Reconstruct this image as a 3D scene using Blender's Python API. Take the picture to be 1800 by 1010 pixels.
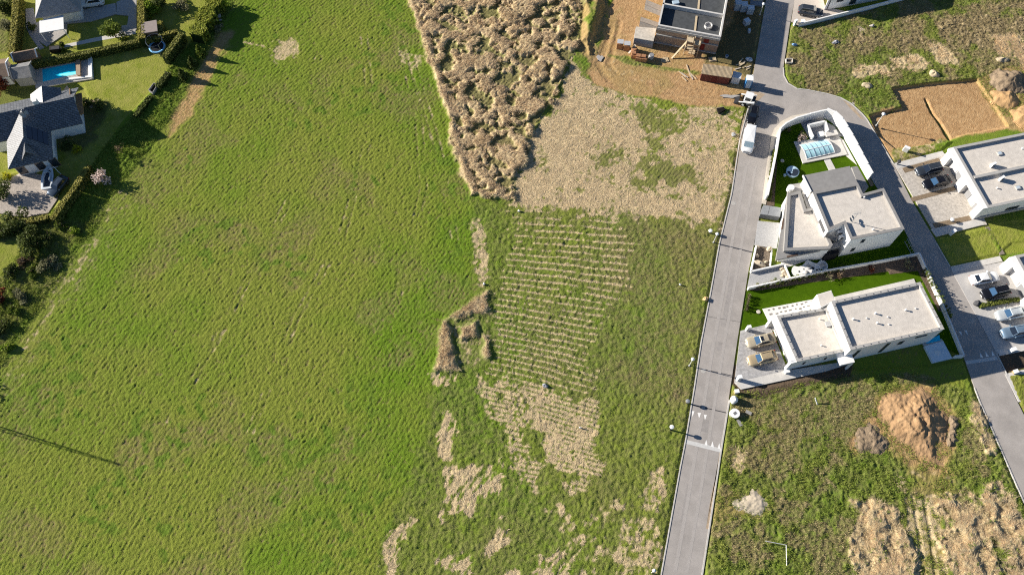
import bpy, math, random
import numpy as np
C = bpy.context.scene.collection
for o in list(bpy.data.objects): bpy.data.objects.remove(o)
R = math.radians

# ------------------------------------------------------------------ camera, sky, sun, exposure
F_PX, TILT, CAM_H = 1500.0, R(25.0), 125.0      # focal length in photo pixels, tilt from straight down, height in metres
cam_d = bpy.data.cameras.new('camera'); cam = bpy.data.objects.new('camera', cam_d); C.objects.link(cam)
cam_d.sensor_width = 36.0; cam_d.lens = F_PX/1800*36; cam_d.clip_end = 4000; cam_d.clip_start = 1
cam.location = (0, 0, CAM_H); cam.rotation_euler = (TILT, 0, 0)
bpy.context.scene.camera = cam
SUN_EL, SHADOW_AZ = 21.0, -16.0                  # shadows run towards this azimuth (degrees from +X)
az = R(SHADOW_AZ+180)
w = bpy.data.worlds.new("World"); bpy.context.scene.world = w; w.use_nodes = True
nt = w.node_tree; bg = nt.nodes['Background']; sky = nt.nodes.new('ShaderNodeTexSky')
sky.sky_type = 'NISHITA'; sky.sun_disc = False; sky.sun_elevation = R(SUN_EL); sky.sun_rotation = R(90)-az; sky.air_density = 0.9; sky.dust_density = 0.2; sky.ozone_density = 4.0
nt.links.new(sky.outputs[0], bg.inputs[0]); bg.inputs[1].default_value = 0.05
sl = bpy.data.lights.new('sun', 'SUN'); sl.energy = 5.0; sl.angle = R(0.5); sl.color = (1.0, 0.93, 0.82)
so = bpy.data.objects.new('sun', sl); C.objects.link(so)
so.rotation_euler = (R(90-SUN_EL), 0, az+R(90))
vs = bpy.context.scene.view_settings
vs.view_transform = 'Standard'; vs.look = 'None'; vs.gamma = 1.0; vs.exposure = 1.05
bpy.context.scene.cycles.max_bounces = 6; bpy.context.scene.cycles.use_denoising = False
bpy.context.scene.render.filter_size = 1.15; bpy.context.scene.cycles.filter_width = 1.15

# ------------------------------------------------------------------ where a point of the photograph lies on the ground (or at height z)
def G(px, py, z=0.0):
    x = (px-900)/F_PX; y = (py-505)/F_PX
    dy = math.sin(TILT)-y*math.cos(TILT); dz = -math.cos(TILT)-y*math.sin(TILT)
    t = (z-CAM_H)/dz
    return np.array((x*t, dy*t))
def GP(pts, z=0.0): return [tuple(G(x, y, z)) for x, y in pts]
def pix(X, Y, Z=0.0):
    zc = Y*math.sin(TILT)-(Z-CAM_H)*math.cos(TILT); yc = Y*math.cos(TILT)+(Z-CAM_H)*math.sin(TILT)
    return 900+F_PX*X/zc, 505-F_PX*yc/zc

# ------------------------------------------------------------------ materials
MATS = {}
def mat(name, col, rough=0.8, var=0.15, scale=3.0, bump=0.0, bscale=None, metal=0.0, island=0.0, detail=4.0, alt=None, trans=0.0, spec=0.1, bdist=0.1, transl=0.0):
    if name in MATS: return MATS[name]
    m = bpy.data.materials.new(name); m.use_nodes = True; MATS[name] = m
    t = m.node_tree; b = t.nodes['Principled BSDF']; L = t.links.new
    b.inputs['Roughness'].default_value = rough; b.inputs['Metallic'].default_value = metal
    b.inputs['Specular IOR Level'].default_value = spec
    tc = t.nodes.new('ShaderNodeTexCoord'); n = t.nodes.new('ShaderNodeTexNoise')
    n.inputs['Scale'].default_value = scale; n.inputs['Detail'].default_value = detail; n.inputs['Roughness'].default_value = 0.65
    L(tc.outputs['Object'], n.inputs['Vector'])
    rp = t.nodes.new('ShaderNodeMapRange'); rp.inputs[1].default_value = 0.3; rp.inputs[2].default_value = 0.7
    L(n.outputs['Fac'], rp.inputs[0])
    mx = t.nodes.new('ShaderNodeMix'); mx.data_type = 'RGBA'
    a = alt if alt else tuple(c*(1-var) for c in col); c2 = col if alt else tuple(min(1, c*(1+var)) for c in col)
    mx.inputs[6].default_value = (*a, 1); mx.inputs[7].default_value = (*c2, 1); L(rp.outputs[0], mx.inputs[0])
    out = mx.outputs[2]
    if island:
        ge = t.nodes.new('ShaderNodeNewGeometry'); hs = t.nodes.new('ShaderNodeHueSaturation')
        r2 = t.nodes.new('ShaderNodeMapRange'); r2.inputs[3].default_value = 1-island; r2.inputs[4].default_value = 1+island
        L(ge.outputs['Random Per Island'], r2.inputs[0]); L(r2.outputs[0], hs.inputs['Value']); L(out, hs.inputs['Color'])
        out = hs.outputs[0]
    L(out, b.inputs['Base Color'])
    if bump:
        n2 = t.nodes.new('ShaderNodeTexNoise'); n2.inputs['Scale'].default_value = bscale or scale*4; n2.inputs['Detail'].default_value = 3
        L(tc.outputs['Object'], n2.inputs['Vector'])
        bp = t.nodes.new('ShaderNodeBump'); bp.inputs['Strength'].default_value = bump; bp.inputs['Distance'].default_value = bdist
        L(n2.outputs['Fac'], bp.inputs['Height']); L(bp.outputs[0], b.inputs['Normal'])
    if trans: b.inputs['Transmission Weight'].default_value = trans
    if transl:                                # thin leaves and stalks let light through
        tl = t.nodes.new('ShaderNodeBsdfTranslucent'); ms = t.nodes.new('ShaderNodeMixShader'); ms.inputs[0].default_value = transl
        L(out, tl.inputs[0]); L(b.outputs[0], ms.inputs[1]); L(tl.outputs[0], ms.inputs[2]); L(ms.outputs[0], t.nodes['Material Output'].inputs[0])
    return m
def wave_mat(name, col, col2, scale, rot=0.0, rough=0.8, kind='WAVE', bump=0.4):
    """tiles, corrugation, boards or pavers: a wave or brick pattern with noise"""
    if name in MATS: return MATS[name]
    m = bpy.data.materials.new(name); m.use_nodes = True; MATS[name] = m
    t = m.node_tree; b = t.nodes['Principled BSDF']; L = t.links.new; b.inputs['Roughness'].default_value = rough
    tc = t.nodes.new('ShaderNodeTexCoord'); mp = t.nodes.new('ShaderNodeMapping'); mp.inputs['Rotation'].default_value = (0, 0, rot)
    L(tc.outputs['Object'], mp.inputs['Vector'])
    if kind == 'WAVE':
        n = t.nodes.new('ShaderNodeTexWave'); n.inputs['Scale'].default_value = scale; n.inputs['Distortion'].default_value = 0.6; fac = n.outputs['Fac']
    else:
        n = t.nodes.new('ShaderNodeTexBrick'); n.inputs['Scale'].default_value = scale; n.inputs['Color1'].default_value = (1, 1, 1, 1)
        n.inputs['Color2'].default_value = (0.55, 0.55, 0.55, 1); n.inputs['Mortar'].default_value = (0, 0, 0, 1); n.inputs['Mortar Size'].default_value = 0.03; fac = n.outputs['Color']
    L(mp.outputs[0], n.inputs['Vector'])
    mx = t.nodes.new('ShaderNodeMix'); mx.data_type = 'RGBA'; mx.inputs[6].default_value = (*col2, 1); mx.inputs[7].default_value = (*col, 1)
    L(fac, mx.inputs[0])
    nz = t.nodes.new('ShaderNodeTexNoise'); nz.inputs['Scale'].default_value = 2.5; nz.inputs['Detail'].default_value = 5; L(tc.outputs['Object'], nz.inputs['Vector'])
    rp = t.nodes.new('ShaderNodeMapRange'); rp.inputs[1].default_value = .3; rp.inputs[2].default_value = .7; rp.inputs[3].default_value = .75; rp.inputs[4].default_value = 1.2; L(nz.outputs['Fac'], rp.inputs[0])
    hs = t.nodes.new('ShaderNodeHueSaturation'); L(rp.outputs[0], hs.inputs['Value']); L(mx.outputs[2], hs.inputs['Color']); L(hs.outputs[0], b.inputs['Base Color'])
    bp = t.nodes.new('ShaderNodeBump'); bp.inputs['Strength'].default_value = bump; bp.inputs['Distance'].default_value = 0.05
    L(fac, bp.inputs['Height']); L(bp.outputs[0], b.inputs['Normal'])
    return m
def glass(name, col, rough=0.08): return mat(name, col, rough, 0.1, 1.0, spec=0.8)

# ------------------------------------------------------------------ mesh helpers
class MB:
    def __init__(s): s.v = []; s.f = []; s.m = []
    def add(s, vs, fs, mi=0):
        o = len(s.v); s.v += [tuple(map(float, p)) for p in vs]; s.f += [tuple(i+o for i in f) for f in fs]; s.m += [mi]*len(fs); return s
    def prism(s, pts, z0, z1, mi=0, bottom=False, top=True, zs=None):
        pts = ccw(pts); n = len(pts); zt = zs or [z1]*n
        vs = [(x, y, z0) for x, y in pts]+[(p[0], p[1], zt[i]) for i, p in enumerate(pts)]
        fs = [(i, (i+1) % n, n+(i+1) % n, n+i) for i in range(n)]
        if top: fs.append(tuple(range(n, 2*n)))
        if bottom: fs.append(tuple(range(n-1, -1, -1)))
        return s.add(vs, fs, mi)
    def box(s, c, size, rot=0.0, mi=0, z0=None, tilt=0.0):
        cx, cy, cz = c; a, b, h = size[0]/2, size[1]/2, size[2]/2
        vs = []
        for z in (-h, h):
            for x, y in ((-a, -b), (a, -b), (a, b), (-a, b)):
                xx = x*math.cos(tilt)+z*math.sin(tilt); zz = -x*math.sin(tilt)+z*math.cos(tilt)
                vs.append((cx+xx*math.cos(rot)-y*math.sin(rot), cy+xx*math.sin(rot)+y*math.cos(rot), cz+zz))
        return s.add(vs, [(3, 2, 1, 0), (4, 5, 6, 7), (0, 1, 5, 4), (1, 2, 6, 5), (2, 3, 7, 6), (3, 0, 4, 7)], mi)
    def bar(s, a, b, wd, th, mi=0):
        a = np.array(a, float); b = np.array(b, float); d = b-a; L = np.linalg.norm(d); d /= L
        u = np.cross((0, 0, 1.0), d); u = u/np.linalg.norm(u) if np.linalg.norm(u) > 1e-6 else np.array((1.0, 0, 0)); v = np.cross(d, u)
        vs = [p+u*sx*wd/2+v*sy*th/2 for p in (a, b) for sx, sy in ((-1, -1), (1, -1), (1, 1), (-1, 1))]
        return s.add(vs, [(3, 2, 1, 0), (4, 5, 6, 7), (0, 1, 5, 4), (1, 2, 6, 5), (2, 3, 7, 6), (3, 0, 4, 7)], mi)
    def tube(s, pts, rad, n=8, mi=0, cap=True):
        pts = [np.array(p, float) for p in pts]; rad = rad if hasattr(rad, '__len__') else [rad]*len(pts); vs = []
        for i, p in enumerate(pts):
            d = pts[min(i+1, len(pts)-1)]-pts[max(i-1, 0)]; d /= np.linalg.norm(d)
            u = np.cross(d, (0.31, 0.95, 0.05)); u /= np.linalg.norm(u); v = np.cross(d, u)
            vs += [p+rad[i]*(u*math.cos(2*math.pi*k/n)+v*math.sin(2*math.pi*k/n)) for k in range(n)]
        fs = [(i*n+k, i*n+(k+1) % n, (i+1)*n+(k+1) % n, (i+1)*n+k) for i in range(len(pts)-1) for k in range(n)]
        if cap: fs += [tuple(range(n-1, -1, -1)), tuple(range((len(pts)-1)*n, len(pts)*n))]
        return s.add(vs, fs, mi)
    def lathe(s, c, prof, n=16, mi=0):
        vs = [(c[0]+r*math.cos(2*math.pi*k/n), c[1]+r*math.sin(2*math.pi*k/n), c[2]+z) for r, z in prof for k in range(n)]
        fs = [(i*n+k, i*n+(k+1) % n, (i+1)*n+(k+1) % n, (i+1)*n+k) for i in range(len(prof)-1) for k in range(n)]
        fs += [tuple(range(n-1, -1, -1)), tuple(range((len(prof)-1)*n, len(prof)*n))]
        return s.add(vs, fs, mi)
    def blob(s, c, r, seed=0, n=10, rough=0.18, mi=0, flat=-0.3):
        rg = random.Random(seed); ph = [rg.uniform(0, 6.28) for _ in range(6)]; vs = []; m = n*2
        for i in range(n+1):
            a = math.pi*i/n
            for k in range(m):
                b = 2*math.pi*k/m; q = 1+rough*(math.sin(2*b+ph[0]+a)+.6*math.sin(3*b+ph[1]-2*a)+.5*math.cos(4*a+ph[2])+.4*math.sin(5*b+3*a+ph[3]))/1.6
                z = math.cos(a)*r[2]*q
                vs.append((c[0]+r[0]*q*math.sin(a)*math.cos(b), c[1]+r[1]*q*math.sin(a)*math.sin(b), c[2]+max(z, flat*r[2])))
        fs = [(i*m+k, (i+1)*m+k, (i+1)*m+(k+1) % m, i*m+(k+1) % m) for i in range(n) for k in range(m)]
        return s.add(vs, fs, mi)
def ccw(p):
    p = [(float(a[0]), float(a[1])) for a in p]
    ar = sum(p[i][0]*p[(i+1) % len(p)][1]-p[(i+1) % len(p)][0]*p[i][1] for i in range(len(p)))
    return p if ar > 0 else p[::-1]
def inset(p, d):
    p = ccw(p); n = len(p); out = []
    for i in range(n):
        a = np.array(p[i-1]); b = np.array(p[i]); c = np.array(p[(i+1) % n])
        u = (b-a)/np.linalg.norm(b-a); v = (c-b)/np.linalg.norm(c-b)
        n1 = np.array((-u[1], u[0])); n2 = np.array((-v[1], v[0])); k = 1+n1@n2
        out.append(tuple(b+(n1+n2)*d/max(k, .25)))
    return out
BASE = {}
def mesh_obj(name, mb, m, parent=None, smooth=False):
    me = bpy.data.meshes.new(name); off = BASE.get(parent.name, (0, 0, 0)) if parent else (0, 0, 0)
    me.from_pydata([(x-off[0], y-off[1], z-off[2]) for x, y, z in mb.v], [], mb.f)
    for k in (m if isinstance(m, (list, tuple)) else [m]): me.materials.append(k)
    if any(mb.m): me.polygons.foreach_set('material_index', mb.m)
    if smooth: me.polygons.foreach_set('use_smooth', [True]*len(me.polygons))
    me.update(); o = bpy.data.objects.new(name, me); C.objects.link(o)
    if parent: o.parent = parent; BASE[o.name] = off
    return o
def part(name, mb, m, parent, smooth=False, label=None):
    o = mesh_obj(name, mb, m, parent, smooth)
    if label: o['label'] = label
    return o
def fast(name, verts, k, m, parent=None, smooth=False):
    """verts: (n*k,3) array, every k in a row one face"""
    verts = np.asarray(verts, np.float32)
    if parent is not None: verts = verts-np.array(BASE.get(parent.name, (0, 0, 0)), np.float32)
    n = len(verts); me = bpy.data.meshes.new(name); me.vertices.add(n); me.vertices.foreach_set('co', verts.ravel())
    me.loops.add(n); me.loops.foreach_set('vertex_index', np.arange(n, dtype=np.int32)); me.polygons.add(n//k)
    me.polygons.foreach_set('loop_start', np.arange(0, n, k, dtype=np.int32)); me.polygons.foreach_set('loop_total', np.full(n//k, k, np.int32))
    if smooth: me.polygons.foreach_set('use_smooth', np.ones(n//k, bool))
    me.update(calc_edges=True); me.materials.append(m); o = bpy.data.objects.new(name, me); C.objects.link(o)
    if parent is not None: o.parent = parent
    return o
def tag(o, label=None, cat=None, group=None, kind=None):
    if label: o['label'] = label
    if cat: o['category'] = cat
    if group: o['group'] = group
    if kind: o['kind'] = kind
    return o
def thing(name, label, cat, base=(0, 0, 0), group=None):
    o = bpy.data.objects.new(name, None); C.objects.link(o); o.location = tuple(map(float, base)); o.empty_display_size = .3
    BASE[o.name] = tuple(map(float, base)); return tag(o, label, cat, group)
def copy_thing(src, loc, rz, label, group=None, scale=None):
    def cp(o, p):
        c = o.copy(); C.objects.link(c)
        if p is not None: c.parent = p
        for ch in kids.get(o.name, []): cp(ch, c)
        return c
    kids = {}
    stack = [src]
    while stack:
        o = stack.pop(); kids[o.name] = list(o.children); stack += kids[o.name]
    c = cp(src, None); c.location = loc; c.rotation_euler = (0, 0, rz); tag(c, label, None, group)
    if scale: c.scale = scale if hasattr(scale, '__len__') else (scale,)*3
    return c
def struct(name, mb, m, smooth=False): return tag(mesh_obj(name, mb, m, None, smooth), kind='structure')
def sheet(name, pts, z, m, z0=-0.25):
    return struct(name, MB().prism(GP(pts), z0, z), m)

# ------------------------------------------------------------------ noise on arrays
def _h(ix, iy, s):
    n = (ix*374761393+iy*668265263+s*1442695041) & 0xffffffff
    n = ((n ^ (n >> 13))*1274126177) & 0xffffffff
    return ((n ^ (n >> 16)) & 0xffff)/65535.0
def vn(x, y, sc, seed=0):
    ca, sa = math.cos(seed*1.7+.5), math.sin(seed*1.7+.5); x, y = (x*ca-y*sa)/sc, (x*sa+y*ca)/sc
    return _vn(x, y, seed)
def _vn(x, y, seed):
    ix = np.floor(x).astype(np.int64); iy = np.floor(y).astype(np.int64); fx = x-ix; fy = y-iy
    fx = fx*fx*(3-2*fx); fy = fy*fy*(3-2*fy)
    return ((_h(ix, iy, seed)*(1-fx)+_h(ix+1, iy, seed)*fx)*(1-fy)+(_h(ix, iy+1, seed)*(1-fx)+_h(ix+1, iy+1, seed)*fx)*fy)
def fbm(x, y, sc, seed=0, o=3):
    r = 0; a = 1; t = 0
    for i in range(o): r = r+a*vn(x, y, sc/2**i, seed+i*17); t += a; a *= .55
    return r/t
def ss(a, b, x): t = np.clip((x-a)/(b-a), 0, 1); return t*t*(3-2*t)
def sdf(poly, X, Y, margin=6.0):
    P = np.array(poly, float); d = np.full(X.shape, 99.0); lo = P.min(0)-margin; hi = P.max(0)+margin
    sel = (X > lo[0]) & (X < hi[0]) & (Y > lo[1]) & (Y < hi[1]); x = X[sel]; y = Y[sel]
    if x.size == 0: return d
    dd = np.full(x.shape, 1e9); ins = np.zeros(x.shape, bool)
    for i in range(len(P)):
        a = P[i]; b = P[(i+1) % len(P)]; e = b-a; wx = x-a[0]; wy = y-a[1]
        t = np.clip((wx*e[0]+wy*e[1])/(e@e+1e-9), 0, 1); dd = np.minimum(dd, (wx-t*e[0])**2+(wy-t*e[1])**2)
        c = (a[1] > y) != (b[1] > y)
        ins ^= c & (x < (b[0]-a[0])*(y-a[1])/((b[1]-a[1]) if abs(b[1]-a[1]) > 1e-9 else 1e-9)+a[0])
    d[sel] = np.sqrt(dd)*np.where(ins, -1, 1); return d
def ldist(line, X, Y):
    P = np.array(line, float); dd = np.full(X.shape, 1e9)
    for i in range(len(P)-1):
        a = P[i]; e = P[i+1]-a; wx = X-a[0]; wy = Y-a[1]; t = np.clip((wx*e[0]+wy*e[1])/(e@e+1e-9), 0, 1)
        dd = np.minimum(dd, (wx-t*e[0])**2+(wy-t*e[1])**2)
    return np.sqrt(dd)
# ================================================================== GROUND
ROAD1 = [(1157,1040),(1163,1005),(1196,820),(1205.4,772),(1220.7,680),(1232.6,600),(1248,520),(1264.6,427),(1286,340),(1300,247),(1315,190),(1318.6,164),(1329.5,99),(1345,10),(1350,-30),
         (1404,-30),(1397,0),(1388,45.5),(1377,119),(1378,133),(1385,146.5),(1401,156),(1418.6,158),(1454,165),(1478,172),(1496,182),(1515.6,200),(1524,210),(1542,240.6),(1571,288.6),(1602,351),
         (1648,428),(1670,468.7),(1695,516),(1717,557.5),(1752,621),(1784,697),(1800,729),(1850,840),
         (1850,985),(1800,882),(1760.5,792),(1722,705),(1713,681),(1695,630),(1654,540),(1611,448),(1590,405),(1535,320),(1516,284),(1494,248),(1470,221),(1448,203),(1420,199),(1392,204),(1374,213),(1361,226),(1356,238),
         (1345.5,308),(1339.6,355),(1330,405),(1314.9,480),(1295.8,600),(1267.5,791.7),(1235,1005),(1229,1040)]
LOT_A = [(1361,226),(1374,213),(1392,204),(1420,199),(1448,203),(1470,221),(1494,248),(1516,284),(1535,320),(1590,405),(1611,448),(1388,490),(1313,508),(1330,405),(1345,308)]
LOT_B = [(1313,508),(1611,448),(1654,540),(1690,628),(1640,640),(1480,646),(1303,686),(1291,672),(1303,580)]
LOT_C = [(1571,288),(1656,266),(1690,240),(1900,200),(1900,380),(1728,398),(1646,416)]
LOT_D = [(1670,468),(1757,450),(1780,430),(1900,420),(1900,640),(1768,656),(1752,621)]
LOT_E = [(1397,-30),(1397,0),(1390,40),(1405,47),(1530,17),(1600,-30)]
PIT = [(1567,155),(1620,147),(1717,138),(1762,205),(1775,225),(1660,250),(1575,262),(1545,238),(1528,203),(1586,188)]
YARD1 = [(41,302),(78,308),(102,348),(85,374),(43,382),(-20,372),(-20,330)]
POOLDK = [(61,119),(162,101),(165,139),(118,147),(63,156)]
PATIO1 = [(45,18),(62,32),(142,14),(180,-10),(243,-10),(240,52),(170,63),(80,84),(45,50)]
GARD = [(-60,-60),(420,-60),(400,0),(345,65),(318,95),(293,125),(262,165),(215,215),(175,270),(110,370),(80,385),(-60,395)]

d = 0.155
gx, gy = np.meshgrid(np.arange(-114, 114, d), np.arange(5, 131, d))
U, V = pix(gx, gy)
keep = (U > -130) & (U < 1930) & (V > -75) & (V < 1100)
ny, nx = gx.shape
cell = keep[:-1, :-1] & keep[1:, 1:] & keep[:-1, 1:] & keep[1:, :-1]
idx = np.arange(ny*nx).reshape(ny, nx)
quads = np.stack([idx[:-1, :-1][cell], idx[:-1, 1:][cell], idx[1:, 1:][cell], idx[1:, :-1][cell]], 1)
used = np.unique(quads); remap = np.full(ny*nx, -1, np.int64); remap[used] = np.arange(len(used)); quads = remap[quads]
X = gx.ravel()[used]; Y = gy.ravel()[used]; N = len(X); U = U.ravel()[used]; V = V.ravel()[used]
wob = (fbm(X, Y, 3.0, 5)-.5)*3.0 + (fbm(X, Y, .8, 9)-.5)*1.2       # ragged borders
def zone(pts, soft=.5, rag=1.0):
    s = sdf(GP(pts), X, Y); return 1-ss(-soft, soft, s+wob*rag)
def strip(pts, wid, soft=.3, rag=.4):
    return 1-ss(wid/2-soft, wid/2+soft, ldist(GP(pts), X, Y)+wob*rag)
Z0 = np.zeros(N)
straw = Z0.copy(); soil = Z0.copy(); lush = Z0.copy(); dull = Z0.copy(); lawn = Z0.copy(); dark = Z0.copy(); amp = np.ones(N); hh = Z0.copy()
def over(m, **k):
    for nme in ('straw', 'soil', 'lush', 'dull', 'lawn', 'dark', 'amp'):
        a = globals()[nme]; v = k.get(nme, 0.0 if nme != 'amp' else None)
        if v is not None: globals()[nme] = a*(1-m)+v*m
big = fbm(X, Y, 26, 31, 3); mid = fbm(X, Y, 6, 41, 3); sm = fbm(X, Y, 1.6, 51, 2)
# crop field tones
tone = np.clip((big-.33)*2.0+(mid-.5)*1.4, 0, 1)
right_edge = [(705,-40),(800,250),(820,345),(838,480),(780,560),(765,650),(700,900),(660,1060)]
tone = np.clip(tone+.5*(1-ss(0, 14, ldist(GP(right_edge[:5]), X, Y))), 0, 1)
blot = ss(.62, .76, vn(X, Y, 1.15, 77)+.25*(vn(X, Y, .5, 79)-.5))*ss(.48, .66, vn(X, Y, 9, 78)); lush = np.maximum(lush, blot*.9)
thin = ss(.52, .72, fbm(X, Y, 9, 61, 3))                                  # thin crop: soil colour shows between the plants
for ln in ([(640,60),(655,220),(600,420),(520,560),(440,760)], [(700,60),(735,200),(745,330),(700,520)], [(560,100),(520,330),(400,560),(300,740)], [(725,110),(770,260),(800,420)]):
    for off in (-6, 6): lnm = strip([(x+off, y) for x, y in ln], .30, .2, .15)*ss(.3, .5, vn(X, Y, 4, 91)); thin = np.maximum(thin, .9*lnm); straw = np.maximum(straw, .35*lnm); hh -= .025*lnm
# meadow to the right of the crop
MEADOW = [(825,345),(905,365),(1000,365),(1180,385),(1268,400),(1234,600),(1160,1050),(640,1050),(690,930),(770,690),(775,650),(862,640),(835,520),(840,470),(830,380)]
mm = zone(MEADOW, .8); over(mm, dull=.22+.0*X, lush=.42, amp=1.0)
m = zone([(1040,385),(1262,405),(1225,640),(1200,720),(1150,700),(1060,660),(1080,520)], 2.5, 2); over(m*.75, dull=.55, lush=.1, amp=.8)
for c, r in (((1110,610),26), ((1190,690),30), ((1165,650),16), ((1065,760),22), ((1120,540),18)):
    p = G(*c); over(.7*np.exp(-((X-p[0])**2+(Y-p[1])**2)/(2*(r/22)**2))*ss(.35, .6, sm), dull=.95 if c[0] > 1150 else 0, lush=0. if c[0] > 1150 else .9, amp=1.)
# cut rows in the meadow
def rows(poly, dirpts, per, strength, seed, cov=.35, fine=.4):
    m = zone(poly, 1.0); a, b = G(*dirpts[0]), G(*dirpts[1]); u = (b-a)/np.linalg.norm(b-a)
    s = (X-a[0])*u[0]+(Y-a[1])*u[1]; t = -(X-a[0])*u[1]+(Y-a[1])*u[0]
    t = t+.9*np.sin(s*.11+seed)+.5*(vn(X, Y, 7, seed)-.5)
    prof = np.cos(2*math.pi*t/per)*.5+.5
    al = fbm(s*.22, t*1.6, 1.0, seed+3, 3)
    return m*ss(cov, cov+.22, prof*.62+al*.55-fine)*strength
slope = .02+.24*np.clip((V-375)/310, 0, 1); rph = V-slope*(U-900)+4.5*(fbm(X, Y, 9, 141, 2)-.5)+2.2*(vn(X, Y, 2.0, 142)-.5)
def rowlines(poly, per, wid, drop, seed):
    """cut rows: thin lines of stubble, broken along their length"""
    m = zone(poly, 1.2, 1.2); pr = np.abs(((rph/per) % 1)-.5)*2; idr = np.floor(rph/per).astype(np.int64); brk = vn(U*.12+_h(idr, idr*0, seed)*40, V*0+_h(idr, idr*0, seed+1)*60, .55, seed)
    return m*ss(wid+.22, wid, pr)*ss(drop-.12, drop+.12, brk*.55+.55*fbm(X, Y, 3.2, seed+4, 3))
r1 = rowlines([(893,366),(1075,372),(1112,470),(1060,560),(1040,610),(1055,700),(985,692),(850,662),(870,560),(890,470)], 10.5, .15, .37, 3); over(r1, straw=.8, amp=.6)
over(.7*rowlines([(1060,385),(1130,430),(1110,520),(1050,520)], 10.5, .22, .56, 5), straw=.8, amp=.7)
R2P = [(840,660),(1045,708),(1055,790),(1032,866),(985,876),(930,860),(895,800),(862,720)]
r2 = np.maximum(rowlines(R2P, 8.5, .52, .36, 8), .62*zone(R2P, 1, 1.3)*ss(.53, .66, fbm(X, Y, 2.8, 16, 3)+.10*(np.cos(2*math.pi*rph/8.5))))*(1-.9*ss(.56, .64, fbm(X, Y, 3.4, 18, 3))); over(r2, straw=1, amp=.5)
for k, (poly, s) in enumerate([([(752,758),(800,730),(815,745),(800,830),(762,800)],1),([(790,810),(880,805),(885,830),(830,910),(775,915)],1),([(860,905),(905,890),(910,910),(880,925)],.9),([(835,965),(895,925),(905,955),(870,985)],1),
        ([(680,930),(715,915),(705,1000),(690,1040),(672,1000)],.9),([(755,965),(820,975),(830,1010),(760,1010)],.9),([(945,970),(1000,960),(1010,1040),(930,1040)],.8),([(725,895),(750,880),(735,930),(715,925)],.8),
        ([(915,870),(990,880),(985,895),(920,890)],.7),([(1000,835),(1030,835),(1028,862),(990,858)],1),([(1085,920),(1170,800),(1160,1040),(1080,1040)],.45),([(765,655),(810,655),(805,675),(770,680)],.9),([(920,910),(945,915),(940,930),(915,925)],.8),
        ([(880,1000),(920,990),(920,1040),(870,1040)],.9),([(980,900),(1100,870),(1060,1040),(990,1040)],.35)]):
    a_, b_ = G(*poly[0]), G(poly[0][0]+40, poly[0][1]-75); u_ = (b_-a_)/np.linalg.norm(b_-a_); sa = X*u_[0]+Y*u_[1]+.8*(vn(X, Y, 2.5, 180+k)-.5); sc_ = -X*u_[1]+Y*u_[0]+.8*(vn(X, Y, 2.2, 190+k)-.5)
    stk = .6*vn(sa*.22, sc_, .30, 0)+.55*fbm(sa*.5, sc_, 1.3, 4, 2); m = zone(poly, 1.3, 1.5); m = ss(.53, .80, m*.62+stk*.62-.22)*(.1+.9*s); over(m, straw=1, amp=.7)
# reed bed and the cut straw beside it
REEDS = [(706,-40),(1030,-40),(1022,70),(995,115),(985,160),(950,212),(930,245),(925,290),(906,300),(902,352),(825,346),(808,300),(795,250),(780,190),(765,140),(745,80),(722,20)]
STRAW = [(1000,85),(1032,138),(1100,170),(1200,190),(1306,196),(1300,245),(1268,402),(1180,385),(1050,378),(905,368),(900,300),(925,245),(985,160)]
over(zone(STRAW, 1.0, 1.2), straw=1, amp=.3); over(zone(STRAW, 1.0)*.6*ss(.54, .70, fbm(X, Y, 3.4, 201, 3)+.2*ss(0, 30, U-1150)*.5), lush=.35, dull=.45, straw=.3, amp=.6)
for poly, s in (([(1092,195),(1160,178),(1196,205),(1165,240),(1175,270),(1225,300),(1235,330),(1190,350),(1110,340),(1092,290),(1140,262),(1138,232)], .85), ([(1035,270),(1075,262),(1080,300),(1030,310)], .6), ([(905,360),(1000,352),(1100,362),(1240,385),(1240,400),(900,385)], .5), ([(1275,180),(1305,195),(1298,260),(1275,400),(1255,400),(1285,240)], .55), ([(1020,220),(1060,232),(1050,250),(1015,240)], .35)):
    over(zone(poly, 2.6, 2.2)*min(1, s*1.2)*ss(.22, .62, fbm(X, Y, 2.0, 19, 3)+.08), lush=.40, dull=.42, amp=.9)
over(zone([(1016,-40),(1064,-40),(1062,50),(1040,112),(1012,85)], .5), soil=.55, dull=.5, amp=.9); over(zone([(1024,40),(1040,15),(1046,45),(1034,70)], .5)*.9, lush=.7, amp=1)
reed = zone(REEDS, .4, .8); over(reed, straw=.3, dull=.8, amp=1.2)
over(.75*reed*ss(.56, .66, fbm(X, Y, 3.2, 23, 3)), lush=.55, dull=.3, amp=.8)
REED2 = [(835,520),(856,515),(862,560),(860,640),(845,648),(800,655),(765,650),(770,590),(785,555)]
over(zone(REED2, .5, .5), straw=.3, lush=.4, dull=.4, amp=1)
over(strip([(835,385),(840,420),(848,470),(846,500)], 1.8, .5, .6)*.7, straw=.9, dull=.2, amp=.7)
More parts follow.
